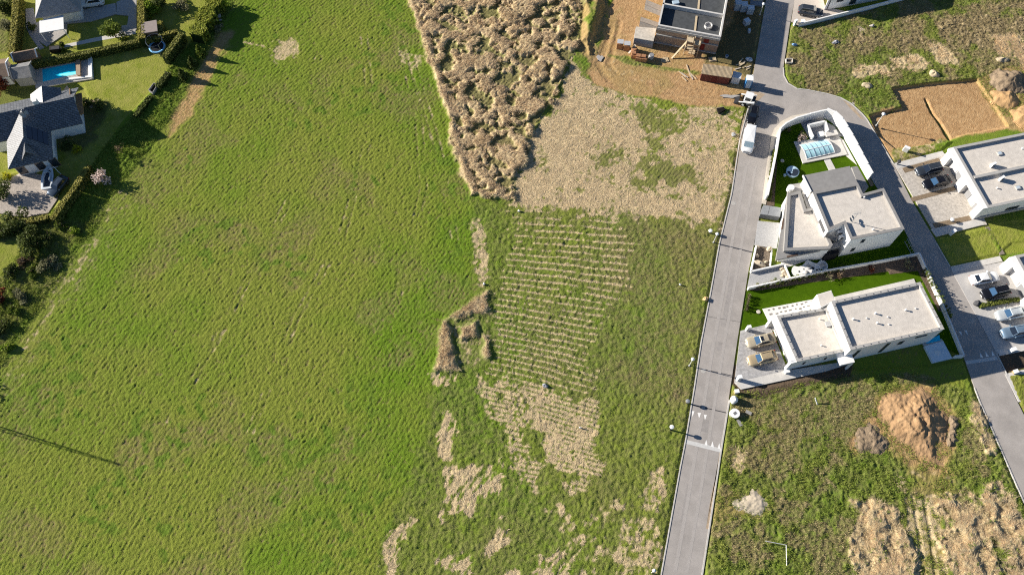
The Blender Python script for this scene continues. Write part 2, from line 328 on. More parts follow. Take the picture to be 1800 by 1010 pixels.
# building site soil
DIRT = [(1030,130),(1052,98),(1062,60),(1090,-40),(1352,-40),(1345,0),(1329,99),(1318,164),(1312,188),(1200,184),(1150,172),(1100,165),(1050,150)]
md = zone(DIRT, .4, .6); over(md, soil=1, amp=.3); over(md*.8*ss(.5, .68, fbm(X, Y, 5, 37, 3)), soil=.8, straw=.15, amp=.3); over(md*.6*ss(.55, .7, fbm(X, Y, 3, 39, 3)), soil=.7, dull=.35, amp=.4)
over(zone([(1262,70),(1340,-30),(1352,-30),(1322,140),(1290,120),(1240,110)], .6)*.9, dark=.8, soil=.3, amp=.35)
over(zone([(1072,98),(1100,100),(1180,118),(1235,128),(1230,134),(1150,122),(1100,112)], .35, .5)*.9, lush=.5, dull=.3, amp=1.3)
pass
for ln in ([(1300,178),(1220,172),(1130,162),(1070,142),(1052,115),(1062,90),(1075,50)], [(1306,170),(1220,160),(1140,150),(1085,130),(1070,112),(1078,90),(1090,40)]):
    hh -= .10*strip(ln, .7, .3, .3)
# right lots
LOTN = [(1378,125),(1388,46),(1530,17),(1620,-40),(1900,-60),(1900,190),(1762,205),(1717,138),(1567,155),(1586,188),(1524,206),(1480,172),(1420,158),(1390,148)]
over(zone(LOTN, .3, .4), lush=.3, dull=.35, amp=1.1); over(zone(LOTN, .3, .4)*.75*ss(.46, .6, fbm(X, Y, 3.0, 73, 3)), dull=.9, straw=.15, amp=1.2)
over(zone([(1500,70),(1600,60),(1660,20),(1780,0),(1900,-30),(1900,110),(1760,100),(1690,95),(1620,80),(1500,100)], 2.5, 2.5)*ss(.4, .6, fbm(X, Y, 4, 29, 3)), dull=1, straw=.25, amp=1.3)
for p in ([(1500,120),(1560,112),(1565,135),(1500,135)], [(1565,105),(1620,100),(1625,122),(1570,124)], [(1620,75),(1650,75),(1680,110),(1650,110)], [(1740,60),(1790,60),(1800,100),(1750,95)], [(1500,45),(1520,45),(1524,58),(1508,58)], [(1790,80),(1850,60),(1850,130),(1795,120)]): over(zone(p, .5, .8)*.9, straw=.9, dull=.2, amp=1.2)
pit = 1-ss(-.12, .12, sdf(GP(PIT), X, Y)); over(np.clip(pit+zone([(1517,202),(1570,190),(1600,262),(1640,262),(1575,290),(1540,240)], .5), 0, 1), soil=1, amp=.25); hh -= .50*pit*ss(285, 235, V); hh -= .35*strip([(1629,172),(1640,195),(1655,215),(1671,242)], .5, .15, .12)
over(zone([(1640,250),(1780,225),(1800,235),(1670,262)], .4, .5), lush=.6, amp=1.1)
over(zone([(1717,138),(1745,125),(1850,110),(1850,235),(1775,228),(1755,200)], .4, .4), soil=.75, dull=.3, amp=.5)
over(zone([(1575,265),(1655,250),(1640,266),(1570,287)], .4)*.8, straw=.5, dull=.5, amp=.6)
LOTG = [(1303,690),(1490,656),(1610,655),(1712,690),(1760,795),(1850,985),(1850,1050),(1228,1050),(1236,1000),(1268,790),(1284,700)]
over(zone(LOTG, .3, .4), lush=.42, dull=.25, amp=1.35); over(zone(LOTG, .3, .4)*.7*ss(.5, .66, fbm(X, Y, 3.5, 71, 3)), dull=.8, straw=.1, amp=1.2)
over(zone([(1300,700),(1500,660),(1560,680),(1540,760),(1480,790),(1380,790),(1320,740)], 2, 2)*.7, dull=.7, lush=.2, amp=.8)
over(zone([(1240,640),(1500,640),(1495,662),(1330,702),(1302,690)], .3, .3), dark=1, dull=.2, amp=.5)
over(zone([(1545,690),(1640,680),(1680,740),(1665,830),(1610,820),(1530,770),(1500,800),(1500,770)], .8, .8), soil=.95, amp=.5)
over(zone([(1600,790),(1660,800),(1680,880),(1600,875)], 1.2, 1.2)*.55, soil=.8, straw=.3, amp=.6)
trk = zone([(1588,872),(1650,868),(1672,1050),(1605,1050)], .3, .3); over(trk, straw=.62, soil=.5, amp=.3)
RD3 = [(1498,885),(1530,876),(1590,880),(1600,1050),(1510,1050),(1515,960)]; RD4 = [(1650,875),(1700,868),(1740,905),(1760,1050),(1672,1050)]; RD5 = [(1725,850),(1762,835),(1800,900),(1850,1050),(1790,1050),(1750,940)]; RD6 = [(1712,710),(1735,735),(1745,790),(1722,770)]
for p in (RD3, RD4, RD5, RD6): over(zone(p, .5, 1.8)*.95, straw=.95, dull=.1, amp=1)
for k in (1612, 1632): hh -= .12*strip([(k-8,875),(k+2,930),(k+18,1050)], .5, .2, .1)
over(zone([(1285,880),(1330,860),(1360,890),(1330,915),(1295,895)], .4, .5)*.8, straw=.6, soil=.4, amp=.3)
over(zone([(1282,790),(1310,800),(1300,830),(1280,820)], .5, .8)*.8, straw=.9, amp=1)
over(zone([(1245,880),(1290,870),(1300,900),(1240,920)], .8, 1)*.5, soil=.7, amp=.5)
over(zone([(1645,418),(1726,394),(1760,448),(1670,467)], .2, .15), lawn=.8, lush=.3, amp=.5); over(zone([(1734,394),(1900,370),(1900,425),(1764,447)], .2, .15), lawn=.8, lush=.3, amp=.5)
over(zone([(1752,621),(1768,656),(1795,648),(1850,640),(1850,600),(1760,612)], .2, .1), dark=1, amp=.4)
# left verge and gardens
VERGE = [(385,-40),(425,-40),(395,40),(350,120),(310,190),(260,262),(215,320),(165,398),(60,560),(-60,745),(-60,560),(80,385),(175,270),(262,165),(293,125),(318,95),(345,65)]
over(zone(VERGE, .5, .5), lush=.85, amp=1.5)
over(zone([(385,60),(408,58),(385,110),(352,165),(330,210),(298,240),(305,205),(340,140)], .8, .9)*.95, soil=.95, amp=.5)
over(strip([(168,422),(120,500),(70,575),(15,650)], .9, .35, .35)*.85, straw=.85, amp=.3)
over(.7*zone([(165,398),(210,330),(235,340),(180,430),(60,620),(-20,740),(-60,740)], 2, 2), straw=.25, dull=.25, lush=.0, amp=.7)
over(zone([(478,70),(520,62),(528,95),(485,105)], .5, 1.2)*.85, straw=.9, amp=.4); over(strip([(430,75),(455,80),(482,88)], .5, .25, .2)*.7, straw=.9, amp=.5)
over(zone([(700,95),(740,100),(735,125),(712,118)], .5, 1)*.6, straw=.8, amp=.6)
gard = zone(GARD, .15, .08); over(gard, lawn=1, amp=.16)
over(zone([(-60,380),(90,380),(150,395),(110,470),(0,620),(-60,700)], .6, .5), lush=.5, dull=.45, amp=1.2)
over(zone([(-60,430),(40,425),(45,450),(15,485),(-60,480)], .3, .3), lawn=.7, lush=.5, amp=.2)
over(zone([(-60,-60),(24,-60),(14,95),(-60,100)], .3), lush=.2, dull=.5, amp=.8)
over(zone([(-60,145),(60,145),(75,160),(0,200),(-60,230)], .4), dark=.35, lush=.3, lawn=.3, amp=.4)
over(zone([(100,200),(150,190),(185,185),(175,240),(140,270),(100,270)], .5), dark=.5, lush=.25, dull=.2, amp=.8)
# flat ground under whatever is built or paved
flat = Z0.copy()
for poly in (ROAD1, LOT_A, LOT_B, LOT_C, LOT_D, LOT_E, YARD1, POOLDK, PATIO1): flat = np.maximum(flat, 1-ss(.15, .6, sdf(GP(poly), X, Y)))
flat = np.maximum(flat, .9*(1-ss(.3, 1.0, sdf(GP([(0,160),(140,150),(165,215),(95,290),(0,300)]), X, Y))))
# feathered borders: plants of both sides mingle
fz = .55*(vn(X, Y, .36, 161)-.5)+.5*(vn(X, Y, .8, 162)-.5)
straw = np.where((straw > .02) & (straw < .98), ss(.28, .72, straw+fz), straw); lush = np.where((lush > .05) & (lush < .9), np.clip(lush+.5*fz, 0, 1), lush); dull = np.where((dull > .05) & (dull < .95), np.clip(dull+.6*fz, 0, 1), dull)
# the plants as relief
def billow(sc, seed, st=1.0): return 1-np.abs(2*vn(X*st, Y, sc, seed)-1)
ra = math.atan2(*(G(600,420)-G(520,560))[::-1]); al_ = X*math.cos(ra)+Y*math.sin(ra); ac_ = -X*math.sin(ra)+Y*math.cos(ra)
ac2 = ac_+.0016*al_**2; drill = .5+.5*np.cos(2*math.pi*(ac2+.25*(vn(X, Y, 3, 105)-.5))/.62)
pl = .30*vn(al_*.8, ac_, .36, 0)+.62*vn(X, Y, .30, 103)+.15*billow(.45, 102)+.20*drill+.06*vn(X, Y, 1.5, 104)-.14*thin
plant = np.clip(pl/1.0, 0, 1)
rough = .25*vn(X, Y, 1.3, 111)+.30*vn(X, Y, .55, 113)+.55*vn(X, Y, .32, 115)-.4
hfield = .175*pl; notfield = np.clip(mm+zone(LOTG, .5)+zone(LOTN, .5)+zone(VERGE, .5), 0, 1)
hh = hh+amp*(hfield*(1-notfield)+(.29*rough+.05)*notfield)-.06*0
# dry reeds lie in furry mounds with a higher ridge along the field edge
EDGE = [(712,-20),(724,25),(747,85),(766,142),(782,195),(797,252),(811,302),(826,342),(860,347),(900,350)]
THICK = [[(835,520),(855,514),(858,545),(812,566),(788,560)],[(780,566),(792,575),(802,640),(808,652),(766,650),(772,590)],[(808,575),(838,565),(838,592),(812,598)],[(850,590),(860,600),(862,632),(852,630)]]
rn = fbm(X, Y, 1.5, 171, 3)+.12*(vn(X, Y, .6, 173)-.5); mound = ss(.34, .62, rn)*(.55+.75*vn(X, Y, 4.5, 172)); ridge = np.exp(-(ldist(GP([(x+6, y) for x, y in EDGE]), X, Y)/.85)**2)*(.55+.7*vn(X, Y, 1.6, 174))
mound = np.clip(np.maximum(mound, ridge*1.0), 0, 1.3)*reed; thk = Z0.copy()
for q in THICK: thk = np.maximum(thk, zone(q, .7, .5))
rdm = Z0.copy()
for q in (RD3, RD4, RD5, RD6): rdm = np.maximum(rdm, zone(q, .5, 1.8))
mound = np.maximum(mound, thk*(.55+.65*vn(X, Y, 1.0, 175))); md2 = rdm*ss(.30, .66, fbm(X, Y, 1.7, 176, 3))
ml = np.clip(np.maximum(mound, md2), 0, 1)
hh += .58*mound+.40*md2
k_ = np.clip(reed+thk, 0, 1); straw = straw*(1-k_)+k_*ss(.12, .5, ml+.35*(vn(X, Y, .33, 177)-.5)); dull = dull*(1-k_)+k_*.75*(1-ss(.1, .4, ml)); lush = lush*(1-k_)+k_*.6*(1-ss(.05, .3, ml))*ss(.44, .56, fbm(X, Y, 3.2, 23, 3))
dull = np.where(rdm > .3, np.maximum(dull, .7*(1-ss(.05, .35, md2))), dull)
hh = hh*(1-flat)-.12*flat
bank = sdf(GP([(1042,-40),(1056,0),(1050,45),(1035,95),(1020,70),(1028,-40)]), X, Y); hh += 1.2*(1-ss(-1.2, .6, bank+.6*wob))*(.7+.5*vn(X, Y, 1.2, 151))
me = bpy.data.meshes.new('ground'); me.vertices.add(N); me.vertices.foreach_set('co', np.stack([X, Y, hh], 1).astype(np.float32).ravel())
nq = len(quads); me.loops.add(nq*4); me.loops.foreach_set('vertex_index', quads.astype(np.int32).ravel()); me.polygons.add(nq)
me.polygons.foreach_set('loop_start', np.arange(0, nq*4, 4, dtype=np.int32)); me.polygons.foreach_set('loop_total', np.full(nq, 4, np.int32))
me.polygons.foreach_set('use_smooth', np.ones(nq, bool)); me.update(calc_edges=True)
def attr(nm, chans):
    a = me.color_attributes.new(nm, 'FLOAT_COLOR', 'POINT'); c = np.ones((N, 4), np.float32)
    for i, ch in enumerate(chans): c[:, i] = np.clip(ch, 0, 1)
    a.data.foreach_set('color', c.ravel())
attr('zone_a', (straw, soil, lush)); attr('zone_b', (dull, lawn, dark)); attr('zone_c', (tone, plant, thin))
def ground_mat():
    m = bpy.data.materials.new('ground_cover'); m.use_nodes = True; t = m.node_tree; b = t.nodes['Principled BSDF']; L = t.links.new
    b.inputs['Roughness'].default_value = .9; b.inputs['Specular IOR Level'].default_value = .03
    tc = t.nodes.new('ShaderNodeTexCoord')
    def at(nm):
        a = t.nodes.new('ShaderNodeAttribute'); a.attribute_name = nm; s = t.nodes.new('ShaderNodeSeparateColor'); L(a.outputs['Color'], s.inputs[0]); return s.outputs
    A, B, Cc = at('zone_a'), at('zone_b'), at('zone_c')
    def noise(sc, det=4):
        n = t.nodes.new('ShaderNodeTexNoise'); n.inputs['Scale'].default_value = sc; n.inputs['Detail'].default_value = det; n.inputs['Roughness'].default_value = .7; L(tc.outputs['Object'], n.inputs['Vector'])
        r = t.nodes.new('ShaderNodeMapRange'); r.inputs[1].default_value = .32; r.inputs[2].default_value = .68; L(n.outputs['Fac'], r.inputs[0]); return r.outputs[0]
    def mix(f, a, c):
        n = t.nodes.new('ShaderNodeMix'); n.data_type = 'RGBA'
        for sock, v in ((0, f), (6, a), (7, c)):
            if isinstance(v, tuple): n.inputs[sock].default_value = (*v, 1)
            else: L(v, n.inputs[sock])
        return n.outputs[2]
    nf, nm, nl = noise(5.0, 5), noise(1.4, 3), noise(.5, 3)
    crop = mix(Cc[0], (.19, .22, .036), (.125, .205, .018))
    gap = mix(nm, (.23, .185, .09), (.15, .125, .045))
    mu = t.nodes.new('ShaderNodeMapRange'); mu.inputs[1].default_value = .18; mu.inputs[2].default_value = .55; L(Cc[1], mu.inputs[0])
    col = mix(mu.outputs[0], gap, crop)
    th = t.nodes.new('ShaderNodeMath'); th.operation = 'MULTIPLY'; th.inputs[1].default_value = .34; L(Cc[2], th.inputs[0])
    col = mix(th.outputs[0], col, gap)
    col = mix(A[2], col, mix(nm, (.075, .135, .014), (.155, .225, .032)))
    col = mix(B[0], col, mix(nf, (.12, .09, .045), (.30, .24, .13)))
    col = mix(B[1], col, mix(nl, (.20, .235, .03), (.31, .30, .075)))
    col = mix(A[1], col, mix(nm, (.35, .205, .095), (.50, .325, .165)))
    col = mix(A[0], col, mix(nf, (.37, .28, .15), (.62, .495, .30)))
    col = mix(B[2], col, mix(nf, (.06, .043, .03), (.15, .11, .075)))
    hs = t.nodes.new('ShaderNodeHueSaturation'); r = t.nodes.new('ShaderNodeMapRange'); r.inputs[3].default_value = .72; r.inputs[4].default_value = 1.25
    L(noise(9.0, 4), r.inputs[0]); L(r.outputs[0], hs.inputs['Value']); L(col, hs.inputs['Color']); L(hs.outputs[0], b.inputs['Base Color'])
    n2 = t.nodes.new('ShaderNodeTexNoise'); n2.inputs['Scale'].default_value = 6; n2.inputs['Detail'].default_value = 5; L(tc.outputs['Object'], n2.inputs['Vector'])
    bp = t.nodes.new('ShaderNodeBump'); bp.inputs['Strength'].default_value = .8; bp.inputs['Distance'].default_value = .12; L(n2.outputs['Fac'], bp.inputs['Height']); L(bp.outputs[0], b.inputs['Normal'])
    return m
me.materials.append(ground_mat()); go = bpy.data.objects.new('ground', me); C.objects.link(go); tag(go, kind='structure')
far = MB().prism([(-700,-500),(700,-500),(700,900),(-700,900)], -3, -.75); struct('terrain', far, mat('far_grass', (.12,.14,.04), .9, .3, .05))
lut = np.zeros(ny*nx, np.float32); lut[used] = straw; lut = lut.reshape(ny, nx); luth = np.zeros(ny*nx, np.float32); luth[used] = hh; luth = luth.reshape(ny, nx); lutm = np.zeros(ny*nx, np.float32); lutm[used] = ml; lutm = lutm.reshape(ny, nx); lutd = np.zeros(ny*nx, np.float32); lutd[used] = dull; lutd = lutd.reshape(ny, nx); gx0, gy0 = float(gx[0, 0]), float(gy[0, 0])
def lut_at(L_, x, y): return L_[np.clip(((y-gy0)/d+.5).astype(int), 0, ny-1), np.clip(((x-gx0)/d+.5).astype(int), 0, nx-1)]
def z_at(x, y): return lut_at(luth, x, y)
def dull_at(x, y): return lutd[np.clip(((y-gy0)/d).astype(int), 0, ny-1), np.clip(((x-gx0)/d).astype(int), 0, nx-1)]
def straw_at(x, y): return lut[np.clip(((y-gy0)/d).astype(int), 0, ny-1), np.clip(((x-gx0)/d).astype(int), 0, nx-1)]
del gx, gy, U, V, idx, remap

# ------------------------------------------------------------------ grass blades and stalks (nobody could count them)
RG = np.random.default_rng(7)
def scatter(poly, dens, mask=None, rag=.6):
    P = np.array(GP(poly)); lo = P.min(0); hi = P.max(0); n = int((hi-lo).prod()*dens)
    x = RG.uniform(lo[0], hi[0], n); y = RG.uniform(lo[1], hi[1], n)
    w = (fbm(x, y, 3.0, 5)-.5)*3.0+(fbm(x, y, .8, 9)-.5)*1.2
    s = sdf(P, x, y, 0) + rag*w; k = s < 0
    if mask is not None: k &= mask(x, y)
    return x[k], y[k]
def blades(x, y, h, wd, lean, z=0.0, lean_dir=None, spread=.3):
    n = len(x); a = RG.uniform(0, 2*math.pi, n); wv = np.stack([np.cos(a), np.sin(a), np.zeros(n)], 1)*(wd*RG.uniform(.6, 1.3, n))[:, None]
    b = np.stack([x, y, np.full(n, z) if np.isscalar(z) else z], 1); q = RG.uniform(0, 2*math.pi, n) if lean_dir is None else lean_dir+RG.normal(0, spread, n)
    hv = h*RG.uniform(.6, 1.25, n); ln = lean*RG.uniform(.3, 1.2, n)*hv
    tip = b+np.stack([np.cos(q)*ln, np.sin(q)*ln, hv*np.sqrt(np.clip(1-(lean*.8)**2, .05, 1))], 1)
    return np.stack([b-wv/2, b+wv/2, tip], 1).reshape(-1, 3)
REED_M = mat('dry_reed', (.68,.54,.37), .8, .3, .5, island=.4, alt=(.54,.40,.245), transl=.4)
REED_M2 = mat('pale_reed', (.78,.62,.40), .8, .25, .5, island=.3, transl=.4)
STRAW_M = mat('cut_straw', (.68,.545,.345), .8, .2, .8, island=.45, transl=.2)
GREEN_M = mat('meadow_grass', (.33,.345,.085), .8, .3, .35, island=.4, alt=(.16,.245,.03), transl=.3)
CROP_M = mat('crop_leaf', (.15,.225,.017), .7, .25, .12, island=.4, alt=(.225,.245,.04))
def stuff(nm, arr, m, label):
    o = fast(nm, arr, 3, m); return tag(o, label, None, None, 'stuff')
def tufts(cx, cy, h, r, nb, wd=.10, wind=None, wind_amt=.4, z=-.03):
    """bushy tufts: every tuft is a fan of stalks leaning outwards and with the wind"""
    n = len(cx); sc = RG.uniform(.6, 1.35, n); k = np.repeat(np.arange(n), nb); a = RG.uniform(0, 2*math.pi, n*nb); q = np.sqrt(RG.uniform(0, 1, n*nb))
    rr = (r*sc)[k]*q; bx = cx[k]+rr*.55*np.cos(a); by = cy[k]+rr*.55*np.sin(a); hh_ = (np.broadcast_to(h, (n,))*sc)[k]*RG.uniform(.55, 1.1, n*nb)*(1-.35*q)
    wd_ = wd*RG.uniform(.6, 1.4, n*nb); wv = np.stack([-np.sin(a), np.cos(a), np.zeros(n*nb)], 1)*wd_[:, None]; wa = (RG.normal(wind if wind is not None else 0, .6 if wind is not None else 9, n))[k]
    tip = np.stack([bx+rr*.75*np.cos(a)+wind_amt*hh_*np.cos(wa), by+rr*.75*np.sin(a)+wind_amt*hh_*np.sin(wa), z+hh_*(1-.25*wind_amt)], 1); b = np.stack([bx, by, np.full(n*nb, z)], 1)
    return np.stack([b-wv/2, b+wv/2, tip], 1).reshape(-1, 3)
def pts_in(poly, dens, mask=None): return scatter(poly, dens, mask)
def fur(poly, dens, ln, wd, lo, rag=.6, wind=None, lean=1.1):
    x, y = scatter(poly, dens, lambda x, y: lut_at(lutm, x, y) > lo+.25*vn(x, y, .5, 7), rag); fl = (wind if wind is not None else 0)+(6.0 if wind is None else 3.4)*(vn(x, y, 2.4, 4)-.5)
    return blades(x, y, ln*(.6+.8*vn(x, y, 1.5, 9)), wd, lean, z_at(x, y)-.04, fl, .6)
x, y = scatter(REEDS, .22, lambda x, y: lut_at(lutm, x, y) > .3); reeds_all = [fur(REEDS, 120, .42, .075, .22), tufts(x, y, .8, .6, 40, .10, None, .5, .3)]
stuff('dry_reeds', np.concatenate(reeds_all), REED_M, 'tall dry brown reeds along the edge of the green crop field')
arr = [fur(p, 130, .5, .08, .2, .5, 2.9) for p in THICK]
x, y = scatter([(805,600),(850,595),(850,645),(806,645)], .7); arr.append(tufts(x, y, .4, .7, 40, .10, None, .5))
stuff('reed_thicket', np.concatenate(arr), REED_M, 'small thicket of dry brown reeds jutting into the crop field')
def fur2(p): x, y = scatter(p, 90, None, 1.2); return blades(x, y, .55, .09, 1.5, z_at(x, y), 2.6+2*(vn(x, y, 3, 4)-.5), .4)
arr = []
for p, h, dens in ((RD3,.75,1.3),(RD4,.7,1.3),(RD5,.75,1.1),(RD6,.7,1.3),([(1745,60),(1782,58),(1800,100),(1752,96)],.8,1.4),([(1788,85),(1850,60),(1850,130),(1795,122)],.8,1.4)):
    x, y = scatter(p, dens*.25, None, 1.8); arr.append(tufts(x, y, h*.8, .8, 50, .10, 2.8, .7)); arr.append(fur(p, 100, .6, .085, .10, 1.8, 2.6, 1.6) if p[0][1] > 300 else fur2(p))
for p in ([(1500,118),(1560,112),(1565,135),(1500,135)], [(1565,105),(1620,100),(1625,122),(1570,124)], [(1620,75),(1650,75),(1680,110),(1650,110)], [(1282,790),(1310,800),(1300,830),(1280,820)],[(1560,845),(1590,835),(1592,850),(1565,858)]):
    x, y = scatter(p, 1.3); arr.append(tufts(x, y, .5, .8, 60, .10, None, .7))
stuff('pale_reeds', np.concatenate(arr), REED_M2, 'flattened pale dry reeds on the rough building plots')
x, y = scatter(STRAW, 60, lambda x, y: straw_at(x, y) > .25+.4*vn(x, y, .7, 15)); x2, y2 = scatter(MEADOW, 26, lambda x, y: straw_at(x, y) > .55); x, y = np.concatenate([x, x2]), np.concatenate([y, y2]); fl = 9*(vn(x, y, 1.6, 14)-.5)
stuff('cut_straw', blades(x, y, .20, .08, 3.4, z_at(x, y)+.03, fl, .5), STRAW_M, 'loose cut straw lying over the mown plots')
arr = []
x, y = scatter(LOTG, 85, lambda x, y: (fbm(x, y, 1.4, 44, 2) > .38) & (dull_at(x, y)+.5*straw_at(x, y) < .5)); arr.append(blades(x, y, .33*(.4+1.1*fbm(x, y, 2, 12, 2)), .10, .9, z_at(x, y)-.05))
x, y = scatter(LOTN, 75, lambda x, y: (fbm(x, y, 1.4, 44, 2) > .38) & (dull_at(x, y)+.5*straw_at(x, y) < .5)); arr.append(blades(x, y, .30, .10, .9, z_at(x, y)-.05))
x, y = scatter(VERGE, 60); arr.append(blades(x, y, .42*(.4+1.1*fbm(x, y, 2.5, 12, 2)), .11, .8, z_at(x, y)-.05))
x, y = scatter(MEADOW, 40, lambda x, y: (fbm(x, y, 1.4, 44, 2) > .36) & (straw_at(x, y) < .35)); arr.append(blades(x, y, .22, .085, 1.1, z_at(x, y)-.03))
stuff('rough_grass', np.concatenate(arr), GREEN_M, 'rough green grass and weeds growing over the open plots')
arr = []
for P_ in (LOTG, LOTN): x, y = scatter(P_, 45, lambda x, y: dull_at(x, y) > .5); arr.append(blades(x, y, .34, .08, .9, z_at(x, y)-.04))
x, y = scatter(MEADOW, 25, lambda x, y: dull_at(x, y) > .5); arr.append(blades(x, y, .22, .07, .9, z_at(x, y)-.03))
stuff('dry_weeds', np.concatenate(arr), mat('dry_weed', (.52,.42,.24), .8, .3, .5, island=.4, alt=(.30,.24,.12), transl=.3), 'brownish dry weeds mixed into the rough grass')
x, y = scatter([(420,-30),(706,-30),(745,80),(795,250),(822,350),(836,480),(780,555),(765,650),(740,760),(660,1040),(-40,1040),(-40,745),(60,600),(165,410),(260,270),(350,130)], 60, lambda x, y: vn(x, y, .50, 101)+.5*vn(x, y, 2.2, 177)-.5*ss(.52, .72, fbm(x, y, 9, 61, 3)) > .42)
stuff('crop_leaves', blades(x, y, .13, .085, 1.4, z_at(x, y)-.01), CROP_M, 'young green crop plants covering the big field')
# ================================================================== ROADS AND PAVING
ASPH = mat('old_asphalt', (.355,.325,.30), .9, .16, .35, .15, 60, detail=9)
KERB = mat('kerb_stone', (.50,.48,.45), .9, .12, 2)
PAVE = mat('concrete_paving', (.56,.535,.50), .9, .10, 1.2, .1, 30)
PAVE_G = wave_mat('grey_pavers', (.43,.42,.41), (.33,.32,.32), 2.0, .3, .85, 'BRICK', .15)
PAVE_B = wave_mat('beige_pavers', (.55,.50,.44), (.42,.38,.33), 1.6, .25, .85, 'BRICK', .15)
PAVE_L = wave_mat('old_pavers', (.44,.38,.32), (.30,.26,.23), 1.1, .5, .85, 'BRICK', .2)
WHITE = mat('white_render', (.80,.79,.77), .85, .05, .8, detail=7)
LAWN = mat('garden_lawn', (.06,.115,.004), .9, .28, .9, .3, 25, detail=6, alt=(.04,.085,.003), spec=.02)
MULCH = mat('bark_mulch', (.13,.095,.07), .95, .5, 5, .8, 12)
MARK = mat('road_paint', (.78,.77,.74), .8, .08, 6)
road = struct('road', MB().prism(GP(ROAD1), -.3, .01), ASPH)
def kerb(name, pts, wd=.16, z=.07, m=None):
    p = GP(pts); mb = MB()
    for i in range(len(p)-1): mb.bar((*p[i], z/2-.05), (*p[i+1], z/2-.05), wd, z+.1)
    return struct(name, mb, m or KERB)
kerb('kerb', [(1159,1040),(1163,1005),(1196,820),(1205.4,772),(1220.7,680),(1232.6,600),(1248,520),(1264.6,427),(1286,340),(1300,247),(1315,190)])
kerb('kerb', [(1229,1040),(1235,1005),(1267.5,791.7),(1282,703)], .22)
kerb('kerb', [(1377,119),(1378,133),(1385,146.5),(1401,156),(1418.6,158),(1454,165),(1478,172),(1496,182),(1515.6,200),(1524,210),(1542,240.6),(1571,288.6)])
kerb('kerb', [(1850,985),(1800,882),(1760.5,792),(1722,705),(1713,681)])
kerb('kerb', [(1646,428),(1670,468.7)]); kerb('kerb', [(1752,621),(1771,660)])
sheet('pavement', [(1339,358),(1345.5,308),(1356,238),(1361,226),(1374,213),(1392,204),(1420,199),(1448,203),(1448,212),(1420,211),(1395,216),(1378,226),(1369,240),(1352,330),(1346,360)], .09, mat('pale_pavement', (.52,.47,.40), .9, .1, 2))
# expansion joints and speed-table edges
JT = mat('joint_seal', (.06,.06,.065), .8, .2, 3)
for nm, a, b, wd, m in (('road_joint',(1228.5,647),(1289,660.5),.13,JT),('road_joint',(1216,711),(1277,725),.15,JT),('road_joint',(1266,430),(1324,444),.13,JT),('road_joint',(1244,556),(1303,566),.05,JT)):
    struct(nm, MB().bar((*G(*a), .012), (*G(*b), .012), wd, .006), m)
PALE = mat('ramp_concrete', (.55,.54,.52), .9, .1, 3)
for a, b, wd in (((1205,775.5),(1267,791),.62), ((1698,637),(1753,629),.55)):
    struct('speed_table_edge', MB().bar((*G(*a), .012), (*G(*b), .012), wd, .008), PALE)
for q in ((1250,'mid'),):
    for off, wd in ((-.75, .5), (.9, .45)):
        pts = [(1196,1005),(1218,880),(1240,745),(1262,610),(1294,430),(1320,290)]; p = GP(pts)
        mb = MB()
        for i in range(len(p)-1): mb.bar((p[i][0]+off, p[i][1], .0135), (p[i+1][0]+off, p[i+1][1], .0135), wd, .004)
        struct('wheel_track', mb, mat('worn_asphalt', (.38,.35,.325), .9, .06, 1.5, .2, 60))
S8 = lambda x, y: (1140+x/4.59, 600+y/4.59); S6 = lambda x, y: (1660+x/6.314, 540+y/6.314)
tri = [[S8(347,560),S8(371,560),S8(355,606)],[S8(396,572),S8(424,575),S8(408,618)],[S8(446,588),S8(471,592),S8(456,631)],[S8(452,831),S8(476,837),S8(467,790)],[S8(502,844),S8(528,853),S8(517,802)],[S8(557,858),S8(579,866),S8(572,818)],
       [S6(104,278),S6(130,290),S6(132,330)],[S6(157,268),S6(186,268),S6(197,316)],[S6(219,253),S6(248,255),S6(263,310)],[S6(399,554),S6(431,554),S6(393,498)],[S6(461,546),S6(496,546),S6(455,488)],[S6(529,540),S6(561,535),S6(525,478)]]
for tr in tri: struct('road_marking', MB().prism(GP(tr), .008, .018), MARK)
IRON = mat('manhole_iron', (.42,.40,.37), .8, .2, 6)
for px in ((1236.5,651),(1709,563),(1289.5,357),(1502,181)):
    struct('manhole_cover', MB().lathe((*G(*px), .0), [(.40,.012),(.36,.02),(.0,.021)], 20), IRON)
for k, (q, c_) in enumerate((([(1232,735),(1246,738),(1243,760),(1229,757)],.30),([(1262,600),(1276,603),(1273,618),(1259,615)],.32),([(1284,480),(1292,482),(1275,575),(1267,573)],.325),([(1336,200),(1350,190),(1375,186),(1380,192),(1352,204)],.30),([(1640,480),(1656,512),(1648,516),(1632,484)],.31),([(1208,850),(1216,852),(1202,925),(1194,923)],.32))):
    struct('road_patch', MB().prism(GP(q), .005, .0125), mat('asphalt_patch_%s' % 'abcdef'[k], (c_,c_*.92,c_*.86), .9, .12, 1.2, .15, 60))
MUD = mat('road_dirt', (.40,.31,.22), .95, .25, 1.5)
for q in ([(1318,166),(1330,160),(1345,166),(1332,178),(1318,190),(1311,186)], [(1306,200),(1310,200),(1295,300),(1291,298)], [(1268,795),(1265,795),(1246,930),(1241,928),(1250,870)], [(1480,174),(1500,188),(1520,212),(1512,208),(1494,190)]):
    struct('road_dirt', MB().prism(GP(q), .005, .0115), MUD)
